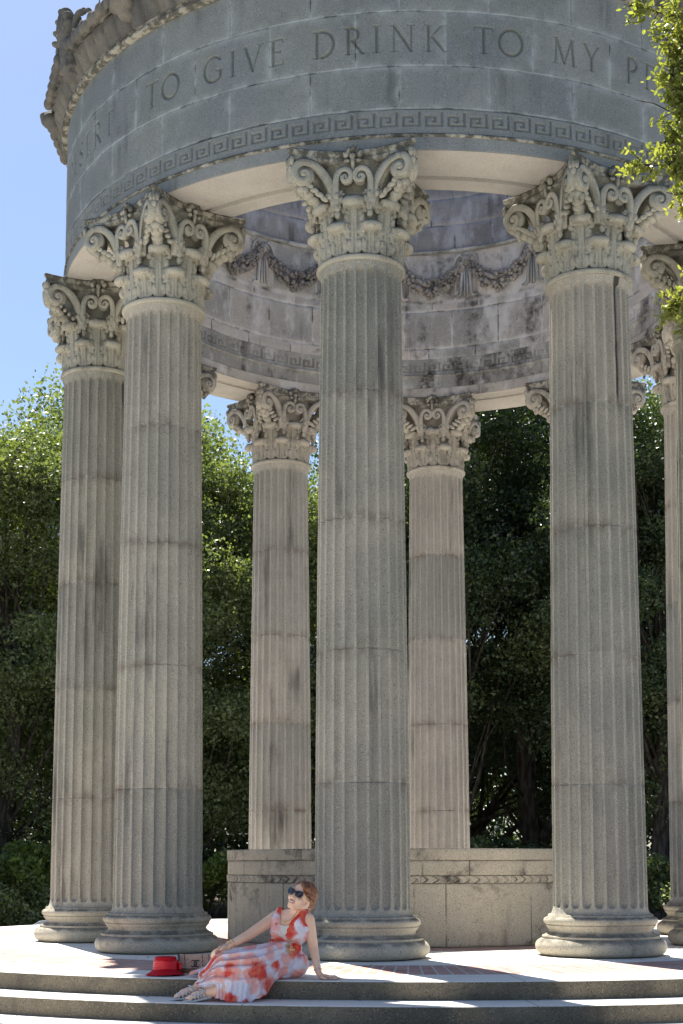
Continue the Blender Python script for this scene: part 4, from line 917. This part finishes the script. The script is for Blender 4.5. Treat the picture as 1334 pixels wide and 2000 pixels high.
lat = (shL-shR)/np.linalg.norm(shL-shR); fr = A_([-.42, -.90, .1]); fr -= lat*(fr@lat); fr /= np.linalg.norm(fr); ax = np.cross(fr, lat)
if ax[2] < 0: ax = -ax
TM = np.stack([lat, fr, ax], 1)
# torso
s.ico(chest, (.138, .088, .125), 3, TM); s.ico(wst, (.108, .080, .13), 3, TM); s.ico(pel+A_([0, 0, .0]), (.15, .115, .10), 3, TM)
s.ico(chest+ax*.055, (.135, .062, .06), 3, TM); cap(shR+lat*.02, shL-lat*.02, .043, .043)
for m in (-1, 1): s.ico(chest+lat*m*.058+fr*.050-ax*.02, (.058, .05, .06), 3, TM)
cap(nk-ax*.035-fr*.0, hp(.0, -.012, -.065), .046, .044); cap(shR, nk, .038, .040); cap(shL, nk, .038, .040)
# arms
cap(shR, elR, .043, .034); cap(elR, wrR, .034, .0225); cap(shL, elL, .041, .033); cap(elL, wrL, .033, .022)
# hand on the thigh (fingers bent over the cloth)
d = A_([-.72, -.45, -.22]); d /= np.linalg.norm(d); sx = A_([.35, -.80, .30]); sx -= d*(sx@d); sx /= np.linalg.norm(sx); nn_ = np.cross(d, sx); nn_ *= np.sign(nn_[2])
s.ico(wrR+d*.042, (.033, .045, .014), 3, np.stack([sx, d, nn_], 1)); cap(wrR-d*.01, wrR+d*.02, .022, .020)
for k, (o, L) in enumerate(((-.026, .058), (-.009, .070), (.009, .068), (.026, .058))):
    a0 = wrR+d*.074+sx*o; a1 = a0+(d*.85+sx*o*3)*L*.5-nn_*.004; a2 = a1+(d*.7-nn_*.7)*L*.36; a3 = a2+(d*.25-nn_*.9)*L*.28
    cap(a0-d*.012, a1, .0095, .0088, 8); cap(a1, a2, .0088, .008, 8); cap(a2, a3, .008, .0068, 8)
a0 = wrR+d*.02+sx*.026; a1 = a0+d*.03+sx*.022-nn_*.006; a2 = a1+d*.026+sx*.004-nn_*.01; cap(a0, a1, .0115, .0100, 8); cap(a1, a2, .010, .008, 8)
# hand planted on the step
d = A_([.93, -.30, -.06]); d /= np.linalg.norm(d); sx = A_([.30, .93, 0.]); nn_ = A_([0, 0, 1.])
wl = wrL; pc = A_([wl[0]+.018, wl[1]-.004, .022]); cap(wl, pc, .0215, .020); s.ico(pc+d*.030, (.034, .047, .0145), 3, np.stack([sx, d, nn_], 1))
for k, (o, L) in enumerate(((.028, .062), (.010, .074), (-.009, .070), (-.027, .056))):
    b0 = pc+d*.062+sx*o; b1 = b0+(d+sx*o*5)*L*.42+nn_*.004; b2 = b1+(d+sx*o*5)*L*.32-nn_*.010; b3 = b2+(d+sx*o*4)*L*.26-nn_*.003
    b1[2] = max(b1[2], .018); b2[2] = max(b2[2], .011); b3[2] = max(b3[2], .008)
    cap(b0-d*.014, b1, .0095, .0088, 8); cap(b1, b2, .0088, .0078, 8); cap(b2, b3, .0078, .0064, 8)
a0 = pc+d*.005-sx*.026; a1 = a0+d*.028-sx*.030; a2 = a1+d*.026-sx*.010; a0[2] = .018; a1[2] = .013; a2[2] = .010; cap(a0, a1, .0115, .0098, 8); cap(a1, a2, .0098, .0078, 8)
# legs and feet
cap(pel+A_([-.06, -.02, -.01]), knR, .078, .052); cap(knR, knR+(anR-knR)*.35, .050, .050); cap(knR+(anR-knR)*.35, anR, .050, .030)
cap(pel+A_([-.04, -.1, -.02]), knL, .076, .050); cap(knL, knL+(anL-knL)*.4, .049, .048); cap(knL+(anL-knL)*.4, anL, .048, .030)
for an, to, hh in ((anR, toR, 1), (anL, toL, -1)):
    dd = (to-an); L = np.linalg.norm(dd); dd /= L; cap(an+A_([.012, .01, -.022]), an+dd*.03, .024, .026); cap(an+dd*.02, an+dd*.62*L, .028, .024)
    sxx = np.cross(dd, A_([0, 0, 1.])); sxx /= np.linalg.norm(sxx); s.ico(an+dd*.64*L-A_([0, 0, .004]), (.036, .05, .016), 3, np.stack([sxx, dd, np.cross(sxx, dd)], 1))
    for k in range(5):
        o = (k-2)*.0145; tl = .030-.0035*abs(k-(1 if hh > 0 else 3)); r0 = .0075 if k not in ((0,) if hh < 0 else (4,)) else .0105
        cap(an+dd*(.74*L)+sxx*o-A_([0, 0, .006]), an+dd*(.80*L+tl)+sxx*o*1.15-A_([0, 0, .009]), r0*1.1, r0, 8)
# head
s.ico(hp(0, -.012, .022), (.074, .092, .090), 3, HM); s.ico(hp(0, .016, -.030), (.060, .068, .072), 3, HM); s.ico(hp(0, .052, -.078), (.026, .024, .022), 2, HM)
for m in (-1, 1):
    s.ico(hp(m*.036, .052, -.026), (.026, .024, .024), 2, HM); cap(hp(m*.058, 0, -.045), hp(m*.018, .055, -.080), .020, .018, 10)
    s.ico(hp(m*.078, .004, -.022), (.008, .017, .028), 2, HM); s.ico(hp(m*.031, .066, .012), (.018, .012, .010), 2, HM)
cap(hp(0, .074, .010), hp(0, .092, -.022), .0075, .0105, 8); s.ico(hp(0, .093, -.025), (.011, .010, .009), 2, HM)
for m in (-1, 1): s.ico(hp(m*.011, .085, -.029), (.0075, .008, .006), 1, HM)
s.ico(hp(0, .076, -.050), (.024, .012, .008), 2, HM); s.ico(hp(0, .072, -.062), (.021, .013, .008), 2, HM)
body = remesh(s.me('body'), .0048, 3, .45); pb(body); bo = obj('body', body, SKIN, person)
# lips, teeth
LIP = plain('rose_lip', (.42, .10, .10), .4, .5); TEETH = plain('teeth', (.78, .74, .68), .3, .6); 
s = MB(); 
for zo, sg in ((-.047, 1), (-.060, -1)):
    P = [hp(x*.024, .088-.013*x*x, zo+.008*x*x+(.0015 if abs(x) < .3 and sg > 0 else 0)) for x in np.linspace(-1, 1, 13)]; s.tube(P, [.0012+.0030*math.sqrt(max(0, 1-x*x)) for x in np.linspace(-1, 1, 13)], 8)
m_ = s.me('lips'); obj('lips', pb(m_), LIP, person)
s = MB(); s.tube([hp(x*.018, .0875-.009*x*x, -.0525+.004*x*x) for x in np.linspace(-1, 1, 9)], [.003, .0045, .0048, .005, .005, .005, .0048, .0045, .003], 8); obj('teeth', pb(s.me('teeth')), TEETH, person)
# hair: short bob swept sideways, longer at the nape
s = MB(); s.ico(hp(.0, -.020, .034), (.082, .092, .082), 4, HM); s.ico(hp(.018, -.040, -.004), (.066, .070, .080), 3, HM); s.ico(hp(.032, -.050, -.05), (.038, .040, .052), 3, HM)
s.ico(hp(-.03, -.05, 0), (.058, .065, .085), 3, HM); cap(hp(-.040, .036, .078), hp(.055, .046, .058), .016, .024); cap(hp(.02, .055, .085), hp(.074, .020, .030), .020, .014); cap(hp(-.050, .032, .070), hp(-.072, .008, .020), .015, .010); cap(hp(.074, .018, .035), hp(.080, -.006, -.018), .013, .008)
cap(hp(.048, -.050, -.07), hp(.042, -.045, -.115), .024, .010)
hm = remesh(s.me('hair'), .005, 5, .5); co = get_co(hm); loc = (co-hc)@HM
fan = np.sin(np.arctan2(loc[:, 0]-.02, loc[:, 2]-.06)*26+loc[:, 1]*60)+.6*np.sin(np.arctan2(loc[:, 1], loc[:, 2]-.06)*33+loc[:, 0]*40)
nrm = np.zeros_like(co).ravel(); hm.vertices.foreach_get('normal', nrm); co = co+nrm.reshape(-1, 3)*(fan*.0016)[:, None]; set_co(hm, co)
n = N('auburn_hair', .38, .5); lv = n.noise(60, 3, stretch=(1, .35, .35)); HAIR = n.out(n.mix(n.ramp(lv, .3, .7), (.075, .024, .012), (.34, .11, .028)))
n.bump(lv, .5, .004); ho = obj('hair', pb(hm), HAIR, person)
# sunglasses
sg = obj('sunglasses', None, None, person) if 0 else None
s = MB()
for m in (-1, 1):
    t_ = np.linspace(0, 2*np.pi, 28, endpoint=False); q = 3.2; xx = np.sign(np.cos(t_))*np.abs(np.cos(t_))**(2/q)*.030; zz = np.sign(np.sin(t_))*np.abs(np.sin(t_))**(2/q)*.0235
    zz = np.where(zz > 0, zz+.004*m*xx/.03, zz); xx = xx*np.where(zz < 0, .90, 1.04)
    G = np.array([[hp(m*.0345+x*k, .094-.22*abs(m*.0345+x)**1.6*3-(dy), .010+z*k) for x, z in zip(xx, zz)] for k, dy in ((0.02, -.001), (.7, -.001), (.95, .0), (1.0, .003), (.97, .007))]); s.grid(G, wrap=True, caps=True)
LENS = plain('black_lens', (.008, .006, .010), .12, .6); gl = obj('sunglasses', pb(s.me('sunglasses')), LENS, person)
s = MB(); s.tube([hp(-.010, .095, .018), hp(0, .099, .020), hp(.010, .095, .018)], .0035, 7); obj('bridge', pb(s.me('bridge')), LENS, gl)
for m in (-1, 1): s = MB(); s.tube([hp(m*.066, .070, .018), hp(m*.076, .035, .010), hp(m*.079, -.005, .004)], .0025, 6); obj('temple_arm', pb(s.me('temple_arm')), plain('gilt_metal', (.75, .6, .32), .3, .5, 1), gl)
# dress
s = MB()
s.ico(chest-ax*.005, (.148, .100, .120), 3, TM); s.ico(wst, (.117, .091, .13), 3, TM); s.ico(pel, (.168, .128, .115), 3, TM)
for m in (-1, 1):
    s.ico(chest+lat*m*.060+fr*.054-ax*.022, (.070, .056, .072), 3, TM); cap(chest+lat*m*.085+fr*.07+ax*.03, chest+lat*m*.095+fr*.02+ax*.105, .036, .026); cap(chest+lat*m*.095+fr*.02+ax*.105, chest+lat*m*.09-fr*.05+ax*.08, .026, .03)
s.ico(chest-fr*.03+ax*.02, (.12, .07, .11), 3, TM)
bod = s.me('bodice'); bod = remesh(bod, .0055, 4, .5)
co = get_co(bod); L3 = (co-chest)@TM; u = L3[:, 0]; vv = L3[:, 2]; ff = L3[:, 1]
fold = .0022*np.sin((u+vv*.7)*150)*(vv < .02)+.0018*np.sin((u*.6-vv)*170)*(vv < -.05); nrm = np.zeros(len(co)*3, np.float32); bod.vertices.foreach_get('normal', nrm); co = co+nrm.reshape(-1, 3)*fold[:, None]; set_co(bod, co)
sline = -.118+.30*(u+.0)*-.18; band = np.clip(1.35-np.abs(vv-(-.120-.10*u))/.026, 0, 1)*(ff > -.03); redp = np.clip(1.5-np.abs(u-(.038+.36*(vv+.01)))/.030, 0, 1)*(vv > -.035)*(vv < .11)*(ff > 0); attr(bod, 'red', np.maximum(band, redp))
# cut the deep V neckline out of the front
bm = bmesh.new(); bm.from_mesh(bod); kill = []
for fc in bm.faces:
    c = fc.calc_center_median(); q = (np.array(c)-chest)@TM; lim = -.055; half = .055*(q[2]-lim)/.13+.004*(q[2] > lim)
    if q[1] > .01 and q[2] > lim and -half*.95 < q[0]+.005 < half*1.05: kill.append(fc)
bmesh.ops.delete(bm, geom=kill, context='FACES'); bm.to_mesh(bod); bm.free()
def dress_mat():
    n = N('floral_chiffon', .75, .25)
    sh = n.vm('ADD', n.co, n.comb(n.math('MULTIPLY', n.math('SUBTRACT', n.noise(9, 3), .5), .09), 0.0, n.math('MULTIPLY', n.math('SUBTRACT', n.noise(8, 3, n.vm('ADD', n.co, (3., 1., 2.))), .5), .09)))
    c = n.mix(n.ramp(n.noise(5, 3), .4, .65), (.86, .83, .90), (.80, .77, .87))
    def flowers(c, scale, offv, r0, r1, cols, pres, ctr):
        v = n.vm('ADD', sh, offv); d = n.vor(scale, v, rnd=.75); cc = n.vor(scale, v, out='Color', rnd=.75); sp = n.sep(cc)
        pet = n.math('ADD', d, n.math('MULTIPLY', n.math('SUBTRACT', n.noise(26, 3), .5), .22))
        col = n.mix(sp[0], cols[0], cols[1]); col = n.mix(n.ramp(n.noise(30, 4), .35, .7), col, cols[2]); on = n.math('MULTIPLY', n.ramp(pet, r1, r0), n.math('GREATER_THAN', sp[1], pres))
        c = n.mix(on, c, col); cd = n.math('MULTIPLY', n.math('MULTIPLY', n.ramp(pet, ctr*1.6, ctr), n.ramp(n.noise(90, 2), .42, .55)), n.math('GREATER_THAN', sp[1], pres))
        return n.mix(cd, c, (.60, .16, .10))
    c = n.mix(n.math('MULTIPLY', n.ramp(n.noise(7, 4, n.vm('ADD', sh, (7., 2., 5.))), .60, .68), .8), c, (.47, .44, .24))
    c = flowers(c, 9.5, (0., 0., 0.), .38, .64, ((.88, .36, .30), (.84, .48, .50), (.92, .55, .48)), .06, .10)
    c = flowers(c, 8.2, (1.7, .4, 2.9), .34, .56, ((.80, .09, .06), (.88, .26, .16), (.72, .05, .05)), .36, .10)
    c = n.mix(n.ramp(n.math('ADD', n.at('red'), n.math('MULTIPLY', n.math('SUBTRACT', n.noise(22, 3), .5), 1.2)), .45, .6), c, n.mix(n.ramp(n.noise(45, 3), .35, .65), (.72, .03, .025), (.85, .16, .09)))
    tr = n.t.nodes.new('ShaderNodeBsdfTranslucent'); n.set(n.b.inputs['Base Color'], c); n.set(tr.inputs[0], c); mx = n.t.nodes.new('ShaderNodeMixShader'); mx.inputs[0].default_value = .25
    n.t.links.new(n.b.outputs[0], mx.inputs[1]); n.t.links.new(tr.outputs[0], mx.inputs[2]); n.t.links.new(mx.outputs[0], n.t.nodes['Material Output'].inputs[0]); return n.m
DRESS = dress_mat(); dr = obj('dress', pb(bod), DRESS, person)
# skirt: cross-sections from waist to hem, with pleats that deepen towards the hem
# (x, z_top, z_bottom, y_centre, half depth, slant)
SR = [(-.955, .235, .06, -5.25, .10), (-1.00, .262, .004, -5.26, .135), (-1.06, .262, -.006, -5.29, .165), (-1.12, .240, -.06, -5.335, .205), (-1.18, .228, -.112, -5.375, .235), (-1.25, .216, -.118, -5.40, .245),
      (-1.32, .205, -.116, -5.41, .235), (-1.38, .188, -.10, -5.415, .215), (-1.44, .180, -.082, -5.42, .195), (-1.49, .135, -.066, -5.435, .17), (-1.535, .060, -.058, -5.45, .15), (-1.575, .028, -.045, -5.46, .13)]
SR = np.array(SR); k = np.linspace(0, len(SR)-1, 70); SRi = np.stack([np.interp(k, range(len(SR)), SR[:, i]) for i in range(5)], 1)
for _ in range(3): SRi[1:-1] = (SRi[:-2]+2*SRi[1:-1]+SRi[2:])/4
nt_ = 220; t_ = np.linspace(0, 2*np.pi, nt_, endpoint=False); G = np.zeros((70, nt_, 3))
for i, (x, zt, zb, yc, ry) in enumerate(SRi):
    g_ = i/69; rz = (zt-zb)/2; zc = (zt+zb)/2; am = .004+.022*g_**1.1
    pl = am*(np.sin(t_*13+2.2*np.sin(t_*2+g_*2))+.5*np.sin(t_*29+g_*3)*g_)
    ct, st_ = np.cos(t_), np.sin(t_); e = .86; X = np.sign(ct)*np.abs(ct)**e; Zs = np.sign(st_)*np.abs(st_)**e
    # hem trails further down on the viewer's side
    sway = (-.03-.05*g_)*np.clip(-X, 0, 1)*0
    G[i, :, 0] = x+.02*np.sin(t_*3+1)*g_+.055*g_*np.clip(-Zs, 0, 1)*np.clip(-X+.4, 0, 1)
    G[i, :, 1] = yc+X*(ry+pl); G[i, :, 2] = zc+Zs*(rz+pl*.7)
    G[i, :, 2] = np.maximum(G[i, :, 2], np.where(np.hypot(G[i, :, 0], G[i, :, 1]) < 5.555, .004, -H+.004))
m_ = MB().grid(G, wrap=True).me('skirt'); m_2 = obj('skirt', pb(m_), DRESS, person)
# hanging flounce that falls over the edge onto the lower step
xs_ = np.linspace(-1.545, -1.09, 150); vs = np.linspace(0, 1, 30); G = np.zeros((30, 150, 3))
bx = [-1.545, -1.50, -1.42, -1.34, -1.22, -1.14, -1.09]; bz = [-.060, -.085, -.104, -.116, -.116, -.075, -.01]; tz = [.045, .075, .10, .11, .11, .09, .05]
for i, v_ in enumerate(vs):
    for j, x in enumerate(xs_):
        u_ = j/149; yt = -5.40-np.interp(x, [-1.545, -1.45, -1.3, -1.15, -1.09], [.13, .17, .215, .165, .10]); zt = np.interp(x, bx, tz); zb = np.interp(x, bx, bz)+.004*math.sin(u_*60)
        pl = v_**.7*(.012*math.sin(u_*38+1.5*math.sin(u_*7)+v_*1.2)+.006*math.sin(u_*83))
        G[i, j] = (x+.015*v_*math.sin(u_*9)-.012*v_, yt-.085*v_**.8*math.sin(max(.05, min(1, u_*1.1))*math.pi)**.4+pl, zt+(zb-zt)*v_)
obj('flounce', pb(MB().grid(G).me('flounce')), DRESS, person)
# ruffle lying on the top step beside the bag
G = np.zeros((14, 60, 3))
for i in range(14):
    for j in range(60):
        v_ = i/13; u_ = j/59; G[i, j] = (-1.50-.17*v_+.01*math.sin(u_*20), -5.06-.17*u_-.03*v_*math.sin(u_*9), .075-.062*v_+.012*v_*math.sin(u_*34)+.012)
obj('ruffle', pb(MB().grid(G).me('ruffle')), DRESS, person)
# camisole under the V, belt knot, trims
CAM = plain('cream_jersey', (.66, .58, .50), .8, .2, var=.05)
def tp(u, v_, o): return chest+lat*u+ax*v_+fr*o
G = np.array([[tp(u*(.012+.052*k), -.062+.085*k-.018*k*(1-u*u), .112-.012*k-.010*u*u+.002) for u in np.linspace(-1, 1, 13)] for k in np.linspace(0, 1, 8)]); obj('camisole', pb(MB().grid(G).me('camisole')), CAM, person)
s = MB(); s.ico(wst+lat*.092+fr*.082-ax*.015, (.02, .02, .024), 2)
for q in range(5): s.ico(wst+lat*.092+fr*.09-ax*.015+A_([.02*math.cos(q*1.256), 0, .02*math.sin(q*1.256)]), .012, 2)
obj('brooch', pb(s.me('brooch')), plain('gilt_brooch', (.7, .35, .18), .35, .5, .6), person)
# jewellery
GOLD = plain('gold', (.80, .52, .20), .25, .5, 1); SILV = plain('silver', (.8, .8, .82), .25, .5, 1)
def ring(c, axis, r, rt, nm, mt):
    axis = axis/np.linalg.norm(axis); a = np.cross(axis, A_([0, 0, 1.])); a /= np.linalg.norm(a); b = np.cross(axis, a); s = MB(); s.tube([c+(a*math.cos(q)+b*math.sin(q))*r for q in np.linspace(0, 2*math.pi, 25)], rt, 7, caps=False); return obj(nm, pb(s.me(nm)), mt, person)
ring(wrR-(wrR-elR)*.10, wrR-elR, .0262, .0024, 'bracelet', GOLD); ring(wrR-(wrR-elR)*.24, wrR-elR, .0272, .0024, 'bracelet', GOLD); ring(wrL-(wrL-elL)*.10, wrL-elL, .027, .0025, 'bangle', SILV)
s = MB(); P = [tp(.062*math.cos(q), .118-.085*math.sin(q)**1.0+.0, .052+.050*math.sin(q)) for q in np.linspace(0.0, math.pi, 24)]; s.tube(P, .0018, 6); s.ico(tp(0, .026, .106), (.007, .004, .008), 2); obj('necklace', pb(s.me('necklace')), GOLD, person)
s = MB(); s.ico(hp(.084, .008, -.050), .006, 2); obj('earring', pb(s.me('earring')), SILV, person)
# sandals
SAN = plain('silver_grey_sandal', (.50, .52, .55), .35, .5, var=.3)
for an, to in ((anR, toR), (anL, toL)):
    dd = to-an; L = np.linalg.norm(dd); dd /= L; sx = np.cross(dd, A_([0, 0, 1.])); sx /= np.linalg.norm(sx); nz = np.cross(sx, dd); s = MB()
    G = []
    for q in np.linspace(-.25, 1.28, 14):
        w_ = .030+.012*math.sin(max(0, q)*2.6) if q < 1.1 else .030; c = an+dd*q*L-nz*(.030 if q < .9 else .024)
        if q > 1.2: w_ = .018
        G.append([c+sx*w_*a+nz*b for a, b in ((-1, -.006), (-1, .004), (0, .006), (1, .004), (1, -.006), (0, -.007))])
    s.grid(np.array(G), wrap=True, caps=True); so_ = obj('sandal', pb(s.me('sandal')), SAN, person)
    s = MB()
    for q0, q1 in ((.10, .50), (.28, .68), (.46, .86), (.50, .10), (.68, .28), (.86, .46), (.86, .86), (.18, .18)):
        P = [an+dd*(q0+(q1-q0)*(a+1)/2)*L+sx*(.039*math.sin(a*math.pi/2))+nz*(-.022+(.052-.026*(q0+q1)/2)*math.cos(a*math.pi/2)) for a in np.linspace(-1, 1, 11)]
        s.tube(P, .0042, 6, flat=1.3)
    P = [an-dd*.028-nz*.01+sx*.0, an-dd*.02+sx*.028-nz*.0, an+dd*.03+sx*.024+nz*.028, an+dd*.04+nz*.034, an+dd*.03-sx*.024+nz*.028, an-dd*.02-sx*.028, an-dd*.028-nz*.01]; s.tube(P, .0038, 6)
    obj('strap', pb(s.me('strap')), SAN, so_)
